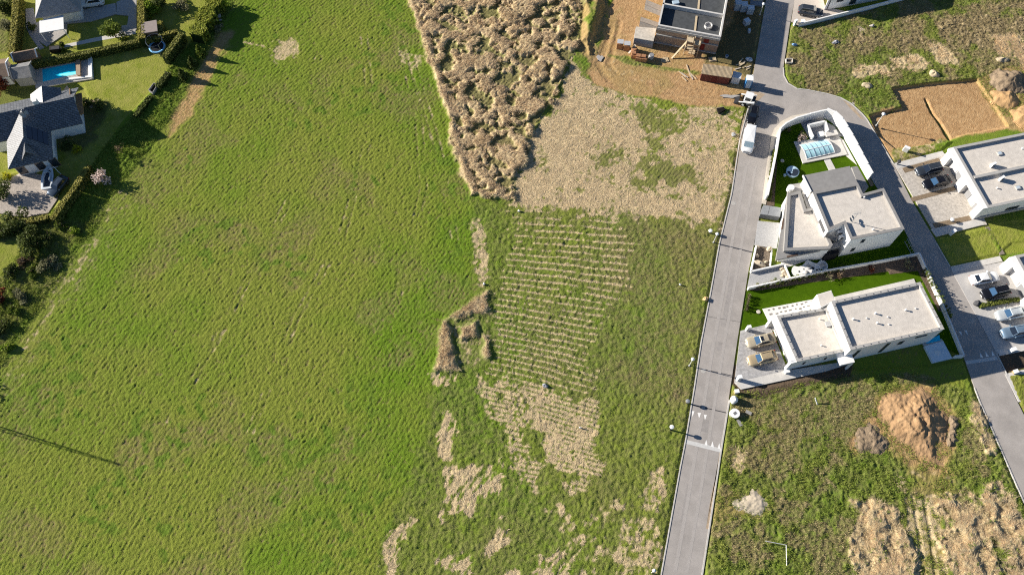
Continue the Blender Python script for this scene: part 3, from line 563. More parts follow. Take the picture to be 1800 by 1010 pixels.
# plots
DRV_A = mat('grey_drive', (.42,.415,.41), .9, .12, 3, .3, 40)
sheet('driveway', [(1332,388),(1373,392),(1365,437),(1326,431)], .04, DRV_A)
sheet('driveway', [(1319,478),(1377,466),(1387.5,490),(1313.5,507)], .05, DRV_A)
sheet('lawn', LOT_A[0:1]+LOT_A[1:11]+[(1388,489),(1378,468),(1364,440),(1374,385),(1346,362),(1356,300)], .0, LAWN)
sheet('patio', [(1389,454),(1372,458),(1378,472),(1412,460),(1470,444),(1468,436)], .03, PAVE)
sheet('planting_bed', [(1346,362),(1357,292),(1366,282),(1361,362)], .04, MULCH)
sheet('lawn', [(1313,512),(1395,496),(1529,484),(1610,455),(1656,545),(1686,622),(1640,600),(1622,494),(1467,528),(1341,544),(1352,570),(1303,581)], .02, LAWN)
sheet('planting_bed', [(1313,509),(1388,491),(1611,449),(1640,510),(1656,545),(1650,548),(1632,512),(1613,476),(1564,482),(1561,477),(1414,498),(1330,511)], .05, MULCH)
sheet('driveway', [(1302,581),(1352,569),(1385,651),(1291,672)], .05, PAVE_G)
sheet('pavement', [(1291,672),(1385,650.5),(1480,636),(1490,640),(1452,652),(1303,684)], .055, PAVE)
wt = struct('terrace', MB().prism(GP([(1340,543),(1430,526),(1445,540),(1366,556),(1358,580)]), -.2, .12), mat('white_gravel', (.70,.68,.65), .9, .12, 8))
st = MB(); rg = random.Random(4)
for i in range(11):
    for j in range(3):
        p = G(1352+i*8.2+j*4+rg.uniform(-1.5,1.5), 546+j*6.5-i*1.75+rg.uniform(-1,1)); st.box((*p, .125), (rg.uniform(.25,.5), rg.uniform(.18,.3), .03), .2)
part('stone_slab', st, mat('dark_slab', (.22,.2,.18), .8, .3, 3), wt)['kind'] = 'stuff'
sheet('terrace', [(1466,522),(1606,490),(1610,500),(1470,532)], .13, PAVE)
sheet('driveway', [(1571,288.6),(1656,266),(1690,300),(1735,395),(1725,396),(1646,416)], .05, PAVE_B)
for a, b, c2 in (((1588,300),(1652,282),1.0),((1602.5,351),(1686,329),.8),((1641,397),(1705,383),.9)):
    struct('gravel_strip', MB().bar((*G(*a), .055), (*G(*b), .055), c2, .03), mat('brown_gravel', (.24,.18,.12), .95, .3, 6, .5, 20))
sheet('pavement', [(1572,287),(1656,265.5),(1662,273),(1577,297)], .058, PAVE)
sheet('pavement', [(1636,403),(1723,385),(1730,394),(1646,416)], .058, PAVE)
sheet('path', [(1732,400),(1738,398),(1766,446),(1758,448)], .05, mat('dark_path', (.20,.17,.14), .9, .3, 4))
sheet('driveway', [(1674,478),(1763,460),(1800,470),(1850,470),(1850,610),(1752,621)], .05, mat('grey_flags', (.47,.45,.43), .9, .08, 2, .1, 30))
sheet('pavement', [(1670.5,468.5),(1757,450),(1762,459),(1674,478.5)], .056, PAVE)
sheet('pavement', [(1752,615),(1850,592),(1850,606),(1757,625)], .056, PAVE)
sheet('pavement', [(1766,657),(1800,649),(1850,640),(1850,700),(1790,706)], .05, PAVE)
sheet('driveway', [(1397,-30),(1397,0),(1391,38),(1403,46),(1421,43),(1500,24),(1450,12),(1440,-30)], .05, mat('beige_concrete', (.52,.46,.40), .9, .08, 2))
sheet('driveway', YARD1, .04, PAVE_L)
sheet('patio', POOLDK[:2]+[(165,139),(118,146),(63,156)], .10, mat('pool_deck_stone', (.50,.47,.43), .85, .12, 2))
FLAGS = mat('garden_flags', (.40,.38,.36), .9, .2, 3)
sheet('patio', [(45,16),(59,14),(63,38),(68,72),(78,84),(70,88),(52,62),(46,48)], .03, FLAGS); sheet('patio', [(63,40),(160,14),(203,6),(205,25),(160,38),(118,42),(117,58),(82,82),(68,72)], .036, FLAGS)
sheet('patio', [(205,4),(240,-10),(240,52),(228,60),(207,63),(213,46),(224,44),(226,28),(205,26)], .042, FLAGS)
sheet('path', [(98,82),(170,66),(238,54),(239,60),(170,73),(104,86)], .035, PAVE)
sheet('patio', [(118,150),(124,160),(150,178),(178,174),(180,183),(160,190),(146,178),(112,158)], .03, mat('tan_flags', (.45,.36,.26), .9, .2, 3))
# ================================================================== BUILDINGS
GRAVEL = mat('roof_gravel', (.60,.55,.49), .95, .12, 1.3, .3, 14, detail=9)
COPING = mat('grey_coping', (.27,.26,.25), .8, .10, 1.5)
COPE_L = mat('light_coping', (.40,.385,.365), .8, .08, 1.5)
PANE = glass('window_glass', (.03,.04,.055)); FRAME = mat('anthracite_frame', (.09,.09,.095), .6, .1, 2)
CONC = mat('grey_concrete', (.40,.39,.37), .9, .14, 2)
STEEL = mat('galvanised_steel', (.45,.46,.47), .45, .1, 3, metal=.6)
DKM = mat('dark_metal', (.06,.06,.065), .5, .15, 3)
WHM = mat('white_metal', (.80,.80,.79), .45, .04, 3)
def flat_block(t, poly, z, z0=0.0, cope=COPING, wall=WHITE, drop=.45, wd=.42, gravel=GRAVEL, base=None):
    """rendered walls, a coping all round, and a sunk gravel roof; poly is the roof outline in metres"""
    part('wall', MB().prism(poly, z0-.3, z-.10, top=False), wall, t)
    o = ccw(inset(poly, -.04)); i = ccw(inset(poly, wd)); n = len(o); mb = MB()
    vs = [(*p, z-.14) for p in o]+[(*p, z) for p in o]+[(*p, z) for p in i]+[(*p, z-drop) for p in i]; fs = []
    for k in range(n):
        j = (k+1) % n
        for a, b in ((0, 1), (1, 2), (2, 3)): fs.append((a*n+k, a*n+j, b*n+j, b*n+k))
    mb.add(vs, fs); part('parapet', mb, cope, t)
    part('roof', MB().prism(inset(poly, wd-.02), z-drop-.2, z-drop+.02), gravel, t)
def wall_frame(P0, P1, s, out=0.0):
    P0 = np.array(P0); P1 = np.array(P1); u = (P1-P0)/np.linalg.norm(P1-P0); n = np.array((u[1], -u[0])); return P0+u*s+n*out, u, n
def window(t, P0, P1, s, wd, z0, z1, name='window', frame=FRAME, pane=PANE, proud=.05):
    """P0->P1 runs so that the outside is on its right"""
    c, u, n = wall_frame(P0, P1, s+wd/2); rot = math.atan2(u[1], u[0]); zc = (z0+z1)/2
    f = MB()
    for dx, dz, sx, sz in ((0, (z1-z0)/2, wd+.1, .08), (0, -(z1-z0)/2, wd+.1, .08), (-wd/2, 0, .08, z1-z0-.09), (wd/2, 0, .08, z1-z0-.09)):
        q = c+u*dx; f.box((q[0]+n[0]*.01, q[1]+n[1]*.01, zc+dz), (sx, .12, sz), rot)
    fo = part(name, f, frame, t); q = c+n*.02
    part('pane', MB().box((q[0], q[1], zc), (wd-.08, .05, z1-z0-.08), rot), pane, fo); return fo
def cen(p): a = np.array(p); return (*a.mean(0), 0.0)

# --- corner house with the pool (upper of the two on the left street)
zA = 5.9; up = GP([(1428.7,337.5),(1507.9,321.7),(1516.8,340.5),(1553.5,330.6),(1589.7,401.9),(1496,420.7),(1484,393),(1456.4,404.9)], zA)
A = thing('flat_roof_house', 'white two storey house with gravel flat roofs below the walled pool garden', 'house', cen(up))
flat_block(A, up, zA)
zl = 3.9; lo = GP([(1384.5,340),(1407,335.5),(1417,367),(1431,363.5),(1464,430),(1459,437),(1378,440.5)], zl)
lw = MB().prism(inset(lo, .06), -.3, zl-.1, top=False); part('wall', lw, WHITE, A)
o = ccw(lo); i = ccw(inset(lo, .5)); n = len(o); vs = [(*p, zl-.5) for p in o]+[(*p, zl) for p in o]+[(*p, zl) for p in i]+[(*p, zl-.4) for p in i]
part('parapet', MB().add(vs, [(a*n+k, a*n+(k+1) % n, (a+1)*n+(k+1) % n, (a+1)*n+k) for a in range(3) for k in range(n)]), COPING, A)
part('roof', MB().prism(inset(lo, .47), zl-.6, zl-.38), GRAVEL, A)
can = GP([(1386,329),(1363.5,457),(1476,433.5),(1472,426),(1380,443),(1390,334)], 3.2)
part('canopy', MB().prism(can, 2.85, 3.25, bottom=True), COPING, A)
for q in ([(1376,383.5),(1378.5,384),(1376.5,402),(1373,403.5)], [(1383,449.5),(1402,445),(1403,448.5),(1383,452.5)]):
    part('canopy_opening', MB().prism(GP(q, 3.26), 3.2, 3.265), mat('dark_opening', (.12,.08,.06), .9, .3, 4), A)
ter = GP([(1411,308.8),(1493.6,292),(1508,323),(1425.4,337.4)], zA-.15)
part('terrace_roof', MB().prism(ter, zA-.55, zA-.12, bottom=True), COPING, A)
tr = part('rail', MB().bar((*ter[0], zA-.05), (*ter[3], zA-.05), .15, .2), WHITE, A)
part('terrace_wall', MB().prism(inset(ter, .25), -.3, zA-.56), WHITE, A)
led = GP([(1497,293.5),(1507,292),(1527,328),(1516,341),(1508,323)], 3.1); part('side_roof', MB().prism(led, -.3, 3.1), COPING, A)
part('balcony', MB().prism(GP([(1386,325),(1421,319),(1427,333),(1432,362),(1419,366),(1409,335),(1388,338)], 3.3), 3.0, 3.3, bottom=True), COPE_L, A)
part('chimney_drum', MB().lathe((*G(1389,332,3.3), 2.9), [(.55,0),(.55,1.0),(.0,1.02)], 14), WHITE, A)
SW, SE_ = up[5], up[4]
for s, z0, z1 in ((2.3, 3.9, 4.9), (1.6, 1.2, 2.2)): window(A, SW, SE_, s, .55, z0, z1)
window(A, up[7], up[5], .2, 1.6, 4.0, 5.0)
part('door', MB().box((*(np.array(SW)+(-1.3, -.1)), 1.1), (1.6, .3, 2.1), .2), FRAME, A)
part('garage_opening', MB().prism(GP([(1448,446),(1471,441),(1473,447),(1450,452)], 1.6), .0, 2.2), mat('dark_recess', (.02,.02,.022), .9, .1, 2), A)
west = [up[7], up[0]]
c, u, n_ = wall_frame(up[0], up[7], 5.6); part('window', MB().box((c[0]-n_[0]*-.02, c[1]-n_[1]*-.02, 4.5), (2.2, .1, .9), math.atan2(u[1], u[0])), FRAME, A)
def roof_unit(px, z, label, rot=.3, kind='air_conditioner', size=(.95,.42,.75)):
    p = G(*px, z); t = thing(kind, label, 'air conditioner', (*p, z))
    part('casing', MB().box((*p, z+.10+size[2]/2), size, rot), WHM, t)
    u = np.array((math.sin(rot), -math.cos(rot))); q = p+u*(size[1]/2+.01); f = MB()
    f.tube([(*q, z+.10+size[2]/2), (*(q+u*.03), z+.10+size[2]/2)], .27, 14); part('fan_grille', f, DKM, t)
    v = np.array((math.cos(rot), math.sin(rot)))
    for s in (-.3, .3): part('foot', MB().box((*(p+v*s), z+.05), (.08, .6, .1), rot), DKM, t)
    return t
roof_unit((1474,411), 3.52, 'white outdoor air conditioner in the roof corner of the house with the pool', .2)
roof_unit((1477,419), 3.52, 'rounded white rooftop air unit at the notch beside the tall block wall', .25)
def mast(px, z, h, label, dishes=2):
    p = G(*px, z); t = thing('aerial_mast', label, 'aerial', (*p, z)); part('pole', MB().tube([(*p, z), (*p, z+h)], .05, 8), STEEL, t)
    for k in range(dishes):
        a = 1.5+k*1.7; c = (p[0]+.5*math.cos(a), p[1]+.5*math.sin(a), z+.5+.25*k); d = MB()
        d.lathe((0, 0, 0), [(.02,0),(.2,.03),(.36,.11),(.37,.12),(.2,.05),(.0,.02)], 16); R3 = np.array(((.75,0,.66),(0,1,0),(-.66,0,.75)))
        d.v = [tuple(R3 @ np.array(v)+np.array(c)) for v in d.v]; o = part('dish', d, mat('dish_grey', (.35,.35,.34), .6, .1, 3), t); part('dish_arm', MB().tube([(*p, c[2]), c], .03, 6), STEEL, t)
    y = MB(); y.bar((p[0]-.6, p[1], z+h-.1), (p[0]+.6, p[1]+.2, z+h-.1), .04, .04)
    for k in range(5): y.bar((p[0]-.5+k*.25, p[1]-.35+.08*k, z+h-.1), (p[0]-.5+k*.25, p[1]+.35+.08*k, z+h-.1), .025, .025)
    part('aerial', y, STEEL, t)
mast((1497,390), zA-.43, 2.6, 'grey aerial mast with satellite dishes on the big gravel roof')
VENT = WHM
def vent(parent, px, z, h=.35, r=.1): p = G(*px, z); part('vent_pipe', MB().lathe((*p, z-.05), [(r,0),(r,h),(r*1.5,h+.02),(r*1.4,h+.1),(0,h+.12)], 10), VENT, parent)
for px in ((1518,348),(1534,404)): vent(A, px, zA-.43)

# garden of the corner house: stepped white wall, deck, pool enclosure
gw = thing('garden_wall', 'curved white stepped wall around the pool garden of the corner house', 'wall', (*G(1450,215), 0))
wt_ = [(1345,352),(1352,318),(1360,278),(1367,236),(1376,228),(1394,219),(1418,212),(1435,208),(1446,206)]; mb = MB(); p = GP(wt_)
for k in range(len(p)-1): mb.bar((*p[k], .8), (*p[k+1], .8), .25, 2.0 if k < 3 else 2.1+.1*k)
we = GP([(1446,206),(1459,212),(1472,224),(1481,238),(1490,252),(1499,268),(1508,284),(1517,300),(1526,316)])
for k in range(len(we)-1): mb.bar((*we[k], .8), (*we[k+1], .8), .28, (3.6, 4.0, 3.8, 3.6, 3.4, 3.2, 3.0, 2.8)[k])
part('wall_run', mb, WHITE, gw)
sheet('patio', [(1400,250),(1473,240),(1482,246),(1506,290),(1483,271),(1411,288)], .08, PAVE)
sheet('patio', [(1407,216),(1442,209),(1466,222),(1480,240),(1425,248)], .06, mat('grey_slate', (.30,.30,.31), .85, .15, 3))
sheet('terrace', [(1395,250),(1473.5,240.6),(1488.6,272.6),(1411,287.7)], .22, PAVE)
sheet('path', [(1448,281),(1459,279),(1469,298),(1457,300)], .06, PAVE)
sheet('gravel_strip', [(1506,272),(1510,272),(1536,326),(1530,328)], .07, mat('brown_gravel', (.3,.22,.15)))
sw = thing('garden_wall', 'low U shaped white wall round the sunken seat above the pool', 'wall', (*G(1432,234), 0))
b_ = MB(); Q = GP([(1426,247),(1417,226),(1447,219.5),(1452,236)])
for k in range(3): b_.bar((*Q[k], .55), (*Q[k+1], .55), .3, 1.3)
part('wall_run', b_, WHITE, sw); part('seat', MB().prism(GP([(1437,232),(1447,230),(1450,238),(1440,240)], .6), 0, .6), WHITE, sw)
bq = thing('bench', 'flat grey slab bench joined to the white seat wall in the pool garden', 'bench', (*G(1460,236), 0))
part('slab', MB().prism(GP([(1450,232),(1470,228),(1474,236),(1453,240)], .8), .55, .8, bottom=True), PAVE, bq); part('support', MB().prism(inset(GP([(1450,232),(1470,228),(1474,236),(1453,240)], .6), .25), 0, .55), WHITE, bq)
# pool enclosure: three telescoping arched bays
pe = thing('pool_enclosure', 'low arched pool enclosure with white ribs and pale blue panes on the deck', 'pool enclosure', (*G(1437,264), .22))
c0, c1, c2, c3 = [np.array(q) for q in GP([(1405,255),(1452,245.5),(1467,269),(1418,280.5)], .22)]
def arch(u, v, h): a = c0+(c1-c0)*u; b = c3+(c2-c3)*u; q = a+(b-a)*v; return (*q, .24+h*math.sin(math.pi*min(max(v, 0), 1))**.6)
GLZ = mat('pale_blue_panel', (.42,.68,.74), .25, .06, 1, spec=.6)
for bay in range(6):
    h = .48+.05*(bay//2); u0, u1 = bay/6+.006, (bay+1)/6-.006
    for half in range(2):
        m_ = MB(); g = [[arch(u, .03+half*.48+.46*k/6, h) for k in range(7)] for u in (u0, u1)]
        m_.add(g[0]+g[1], [(k, k+1, 8+k, 7+k) for k in range(6)]); part('pane', m_, GLZ, pe, True)
for k in range(7):
    u = k/6; h = .50+.05*(min(k, 5)//2); r_ = MB(); pts = [arch(u, v/12, h) for v in range(13)]
    for a, b in zip(pts[:-1], pts[1:]): r_.bar(a, b, .12 if k % 2 == 0 else .06, .08)
    part('rib', r_, WHM if k in (0, 6) else mat('steel_blue', (.25,.33,.42), .5, .1, 3), pe)
for v in (.02, .5, .98):
    rd = MB()
    for k in range(6): rd.bar(arch(k/6, v, .51+.05*(k//2)), arch((k+1)/6, v, .51+.05*(k//2)), .09, .07)
    part('rail', rd, WHM, pe)
wp = part('water', MB().prism([c0+(c2-c0)*.08, c1+(c3-c1)*.08, c2+(c0-c2)*.08, c3+(c1-c3)*.08], .2, .235), mat('pool_water', (.10,.42,.55), .1, .1, 2), pe)
yy = thing('round_spa', 'round pale blue and black swirl patterned tub on the lawn', 'hot tub', (*G(1392,304), 0)); cy = G(1392,304)
part('tub', MB().lathe((*cy, 0), [(1.0,0),(1.12,.35),(1.12,.5),(1.0,.55),(0,.56)], 32), mat('spa_blue', (.42,.58,.70), .4, .05, 2), yy)
def disc(c, r, a0, a1, z, n=18): return [(c[0]+r*math.cos(a0+(a1-a0)*k/n), c[1]+r*math.sin(a0+(a1-a0)*k/n)) for k in range(n+1)]
half = disc(cy, .98, math.pi, 2*math.pi, 0)+disc((cy[0]+.49, cy[1]), .49, 0, math.pi, 0)[1:]
half = [p for p in half]; dk = MB(); vs = [(*p, .575) for p in half]; dk.add(vs, [tuple(range(len(vs)))])
part('dark_swirl', dk, mat('spa_black', (.03,.04,.06), .4, .1, 2), yy)
part('pale_dot', MB().lathe((cy[0]-.3, cy[1]-.25, .57), [(.2,0),(.2,.015),(0,.016)], 16), mat('spa_blue', (.4,.6,.7)), yy); part('dark_dot', MB().lathe((cy[0]+.25, cy[1]+.25, .56), [(.2,0),(.2,.02),(0,.021)], 16), mat('spa_black', (.03,.04,.06)), yy)
part('step', MB().box((cy[0]-1.35, cy[1]-.55, .15), (.4,.4,.3), .3), mat('spa_blue', (.4,.6,.7)), yy)
# bin shelter, low walls, planter, sculptural slab
bs = thing('bin_shelter', 'grey metal bin shelter with two lids at the roadside of the corner house', 'bin shelter', (*G(1357,382), 0))
bp_ = GP([(1342,360),(1374,365),(1371,381),(1337,376)], 1.3); part('body', MB().prism(bp_, 0, 1.2), mat('slate_board', (.12,.125,.13), .6, .15, 4), bs)
for a, b in ((0, .36), (.38, 1)):
    q = [np.array(bp_[0])+(np.array(bp_[1])-bp_[0])*a, np.array(bp_[0])+(np.array(bp_[1])-bp_[0])*b, np.array(bp_[3])+(np.array(bp_[2])-bp_[3])*b, np.array(bp_[3])+(np.array(bp_[2])-bp_[3])*a]
    part('lid', MB().prism(q, 1.21, 1.3), mat('grey_lid', (.27,.28,.29), .5, .1, 2), bs)
def low_wall(label, pts, h, wd=.22, m=None, name='garden_wall', cat='wall'):
    P = GP(pts); t = thing(name, label, cat, (*P[0], 0)); mb = MB()
    for k in range(len(P)-1): mb.bar((*P[k], h/2-.1), (*P[k+1], h/2-.1), wd, h+.2)
    part('wall_run', mb, m or WHITE, t); return t
low_wall('low white wall framing the boulder bed beside the left street', [(1328,435),(1319,479),(1377,466),(1387,490)], .6)
low_wall('long white wall between the gardens of the two flat roofed houses', [(1313.5,509),(1388,492),(1450,479),(1529,465),(1612,449)], .9, .24)
low_wall('white wall with railing along the right street beside the lower house', [(1612,449),(1654,541),(1690,628),(1674,629)], 1.0, .2)
low_wall('low white kerb wall dividing the boulder bed from the house path', [(1352,436),(1356,440),(1353,468)], .25, .25)
sheet('planting_bed', [(1329,432),(1354,437),(1352,467),(1322,476)], .06, mat('stony_bed', (.20,.16,.12), .95, .5, 6, .8, 20))
ROCK = mat('sandstone_boulder', (.55,.46,.34), .9, .2, 3, .5, 8)
for k, (px, r, lb) in enumerate(((( 1331,435),.35,'small cream boulder at the top corner of the roadside bed'),((1351,439),.5,'large yellow boulder beside the house path'),((1330,450),.38,'rounded cream boulder against the roadside wall of the bed'),((1333,464),.55,'long pale boulder lying in the lower corner of the bed'),((1346,461),.28,'small brown boulder in the middle of the stony bed'))):
    r2 = (r*(2 if k == 3 else 1), r*.8, r*.8); bm = MB().blob((0,0,r*.4), r2, k+3); o = mesh_obj('boulder', bm, ROCK, None, True); o.location = (*G(*px), .05); o.rotation_euler = (0,0,-.5 if k == 3 else k); tag(o, lb, 'boulder', 'boulders in the roadside bed')
for k, (px, r) in enumerate(((( 1374,473),.3),((1377,479),.36),((1380,483),.3),((1375,485),.24),((1383,488),.28),((1379,476),.26))):
    o = mesh_obj('boulder', MB().blob((0,0,r*.4), (r*1.3,r,r*.8), k+23), ROCK, None, True); o.location = (*G(*px), .05); tag(o, 'pale limestone rock heaped at the corner of the concrete parking pad', 'boulder', 'rocks heaped by the parking pad')
sl_ = thing('play_slab', 'white wavy edged play slab with dark holes on the shaded lawn', 'play slab', (*G(1422,474), 0))
ctr = [(1397,479,1.0),(1405,477,.72),(1413,474,.75),(1421,470,1.15),(1429,471,1.0),(1437,472,.8),(1443,469,.95),(1448,468,1.1)]; ol = []; ol2 = []
for x_, y_, r in ctr:
    ol.append(G(x_, y_)+np.array((-.15, r))); ol2.append(G(x_, y_)+np.array((.15, -r)))
pts = [G(1391,480)]+ol+[G(1454,467)]+ol2[::-1]
def smooth_loop(P, k=4):
    P = [np.array(p) for p in P]; out = []; n = len(P)
    for i in range(n):
        a, b, c, d2 = P[i-1], P[i], P[(i+1) % n], P[(i+2) % n]
        for j in range(k): t = j/k; out.append(tuple(.5*((2*b)+(-a+c)*t+(2*a-5*b+4*c-d2)*t*t+(-a+3*b-3*c+d2)*t**3)))
    return out
part('slab', MB().prism(smooth_loop(pts), 0, .35), mat('white_plaster', (.74,.73,.71), .8, .06, 2), sl_)
hol = MB()
for px, r in (((1429,471),.26),((1436,474),.16),((1444,469),.16),((1440,473),.14),((1405,477),.16),((1413,473),.12)): hol.lathe((*G(*px, .35), .33), [(r,0),(r,.035),(0,.036)], 14)
part('hole', hol, mat('dark_hole', (.04,.05,.06), .9, .1, 3), sl_)['kind'] = 'stuff'
for px, r in (((1422,469),.5),((1417,479),.45),((1447,467),.55)): part('mound', MB().lathe((*G(*px, .35), .33), [(r,0),(r*.8,.12),(r*.4,.2),(0,.22)], 16), mat('grey_plaster', (.42,.41,.40), .9, .1, 4), sl_, True)

# --- lower white house (gold cars)
zb, zu = 3.4, 5.6
bl = GP([(1366,555),(1454,540),(1488,616),(1401,635)], zb); bu = GP([(1461.8,529.3),(1617.6,495.6),(1659.6,577.7),(1495.6,614.3)], zu)
B = thing('flat_roof_house', 'long white house with two cream gravel roofs above the two gold cars', 'house', cen(bu))
flat_block(B, bl, zb, cope=COPE_L); flat_block(B, bu, zu, cope=COPE_L)
ent = GP([(1435.7,517.5),(1461,510),(1467.8,527),(1442,541)], 3.6); part('side_block', MB().prism(ent, -.3, 3.6), WHITE, B)
part('side_block_roof', MB().prism(inset(ent, .1), 3.58, 3.62), mat('cream_roof', (.58,.54,.49), .9, .06, 2), B)
c, u, n_ = wall_frame(bl[3], bl[0], 0); rt = math.atan2(u[1], u[0]); Lw = np.linalg.norm(np.array(bl[0])-bl[3])
# recessed glazed front facing the drive, in a white frame
q, _, _ = wall_frame(bl[0], bl[3], Lw*.47); gdir = np.array((u[1], -u[0]))
part('garage_door', MB().box((q[0]-n_[0]*.0, q[1], 1.55), (Lw*.72, .12, 2.3), rt), mat('grey_door', (.24,.24,.245), .6, .06, 3), B)
dl = MB()
for k in range(4): dl.box((q[0], q[1], .75+.5*k), (Lw*.72, .14, .03), rt)
part('door_groove', dl, FRAME, B)['kind'] = 'stuff'
for s in (0.02, .98):
    pz = np.array(bl[0])+(np.array(bl[3])-bl[0])*s; part('frame_pier', MB().box((*(pz+np.array((-.45,-.1))), zb/2-.1), (1.1,.45,zb), rt+math.pi/2), WHITE, B)
part('frame_lintel', MB().box((*(q+np.array((-.42,-.1))), zb-.32), (Lw*.99,.95,.5), rt), WHITE, B)
S0, S1 = bu[3], bu[2]; LS = np.linalg.norm(np.array(S1)-S0)
for s, wd, z0, z1 in ((1.6,.5,1.0,4.3),(6.3,.5,.8,4.6),(8.6,.7,2.8,4.0),(11.0,1.7,4.2,4.7)): window(B, S0, S1, s, wd, z0, z1)
window(B, bl[3], bl[2], 1.5, .25, 1.3, 2.2); window(B, bl[3], bl[2], 5.0, .25, 1.3, 2.2)
q2, u2, n2 = wall_frame(bl[3], bl[2], 7.6, .9); part('porch_roof', MB().box((*q2, 2.75), (2.3,1.9,.3), math.atan2(u2[1],u2[0])), WHITE, B)
part('porch_post', MB().box((q2[0]+1.0, q2[1]-.7, 1.3), (.3,.3,2.7), .2), WHITE, B)
cl = MB(); rg = random.Random(9)
for P in (bl, bu):
    z = zb if P is bl else zu; P2 = inset(P, .2)
    for k in range(4):
        a = np.array(P2[k]); b = np.array(P2[(k+1) % 4]); L_ = np.linalg.norm(b-a); nn = int(L_/1.15)
        for j in range(nn): t_ = a+(b-a)*(j+.5)/nn; cl.box((*t_, z+.03), (.09,.13,.08), math.atan2((b-a)[1],(b-a)[0]))
part('coping_clip', cl, mat('dark_clip', (.12,.12,.12), .7, .1, 3), B)['kind'] = 'stuff'
for px in ((1499,561),(1538,551),(1591,545),(1541,568)): vent(B, px, zu-.43)
for px in ((1523,559),(1560,557),(1609,542),(1562,570)): vent(B, px, zu-.43, .12, .07)
for px in ((1440,561),(1443,607)): vent(B, px, zb-.43, .25, .08)
part('skylight', MB().box((*G(1456,569,zb-.3), zb-.3), (.85,.85,.25), .2), mat('skylight_grey', (.38,.38,.38), .4, .1, 3), B)
pd = thing('pool_platform', 'pale blue platform with a white hatch at the shaded end of the lower house', 'platform', (*G(1648,617), 0))
part('deck', MB().prism(GP([(1625,608),(1658,599),(1674,629),(1640,637)], .35), -.2, .35), mat('pale_deck', (.66,.74,.80), .7, .06, 2), pd); part('hatch', MB().box((*G(1649,620,.37), .37), (.85,.8,.06), .2), WHM, pd)
po = thing('swimming_pool', 'small bright blue pool tucked under the end of the lower house', 'pool', (*G(1640,600), 0))
part('basin', MB().prism(GP([(1622,604),(1655,595),(1659,600),(1626,609)], .1), -.2, .08), PAVE, po); part('water', MB().prism(GP([(1627,601),(1651,588),(1653,598),(1629,603.5)], .1), -.1, .11), mat('bright_pool', (.02,.55,.85), .15, .1, 1), po)

# --- house at the right edge with two dark cars
zC = 3.4; Cp = GP([(1676,258.5),(1880,217.6),(1950,320),(1736.5,365)], zC)
Ch = thing('flat_roof_house', 'white house with two gravel roof halves behind the two dark parked cars', 'house', cen(Cp)); flat_block(Ch, Cp, zC, cope=COPE_L)
m0, m1 = GP([(1712.5,311.5),(1915,268)], zC); part('party_wall', MB().bar((*m0, zC-.25), (*m1, zC-.25), .5, .62), COPE_L, Ch)
F0, F1 = np.array(Cp[3]), np.array(Cp[0])   # front, outside on the right when walking F1->F0
c, u, n_ = wall_frame(F1, F0, 0); LF = np.linalg.norm(F1-F0); rt = math.atan2(u[1], u[0])
GRYD = mat('grey_door', (.24,.24,.245)); PALED = mat('pale_door', (.48,.47,.46), .7, .06, 2)
for s, wd, dd in ((.02,.10,0),(.44,.13,0),(.90,.10,0)):
    q, _, _ = wall_frame(F1, F0, LF*s+wd*LF/2, .45); part('frame_pier', MB().box((*q, zC/2-.2), (wd*LF, .9, zC-.1), rt), WHITE, Ch)
q, _, _ = wall_frame(F1, F0, LF*.5, .45); part('frame_lintel', MB().box((*q, zC-.30), (LF*1.0, .92, .55), rt), WHITE, Ch)
for s, wd, m_ in ((.13,.16,PALED),(.30,.14,GRYD),(.58,.12,GRYD),(.71,.10,PALED),(.82,.08,GRYD)):
    q, _, _ = wall_frame(F1, F0, LF*(s+wd/2), .04); part('door', MB().box((*q, 1.3), (wd*LF-.05, .1, 2.5), rt), m_, Ch)
window(Ch, F0, np.array(Cp[2]), 4.5, 2.2, .8, 1.6); part('plinth', MB().bar((*(F0+np.array((.1,-.12))), .25), (*(np.array(Cp[2])+np.array((0,-.12))), .25), .2, .6), CONC, Ch)
roof_unit((1743,292), zC-.43, 'white air conditioner on the upper gravel roof half near the party wall', .5)
roof_unit((1758,316), zC-.43, 'white air conditioner with a hose on the lower gravel roof half', .55)
for px in ((1757,247),(1735,309),(1752,331),(1796,262)): vent(Ch, px, zC-.43, .25, .09)
for px, lb in (((1757,270),'small square skylight on the upper roof half of the right house'),((1789,330),'pale square skylight on the lower roof half beside the hose')):
    p = G(*px, zC-.4); t = thing('roof_hatch', lb, 'roof hatch', (*p, zC-.41)); part('frame', MB().box((*p, zC-.33), (.8,.7,.2), .25), COPE_L, t); part('pane', MB().box((*p, zC-.22), (.6,.5,.04), .25), mat('pale_pane', (.45,.52,.58), .2, .05, 2), t)

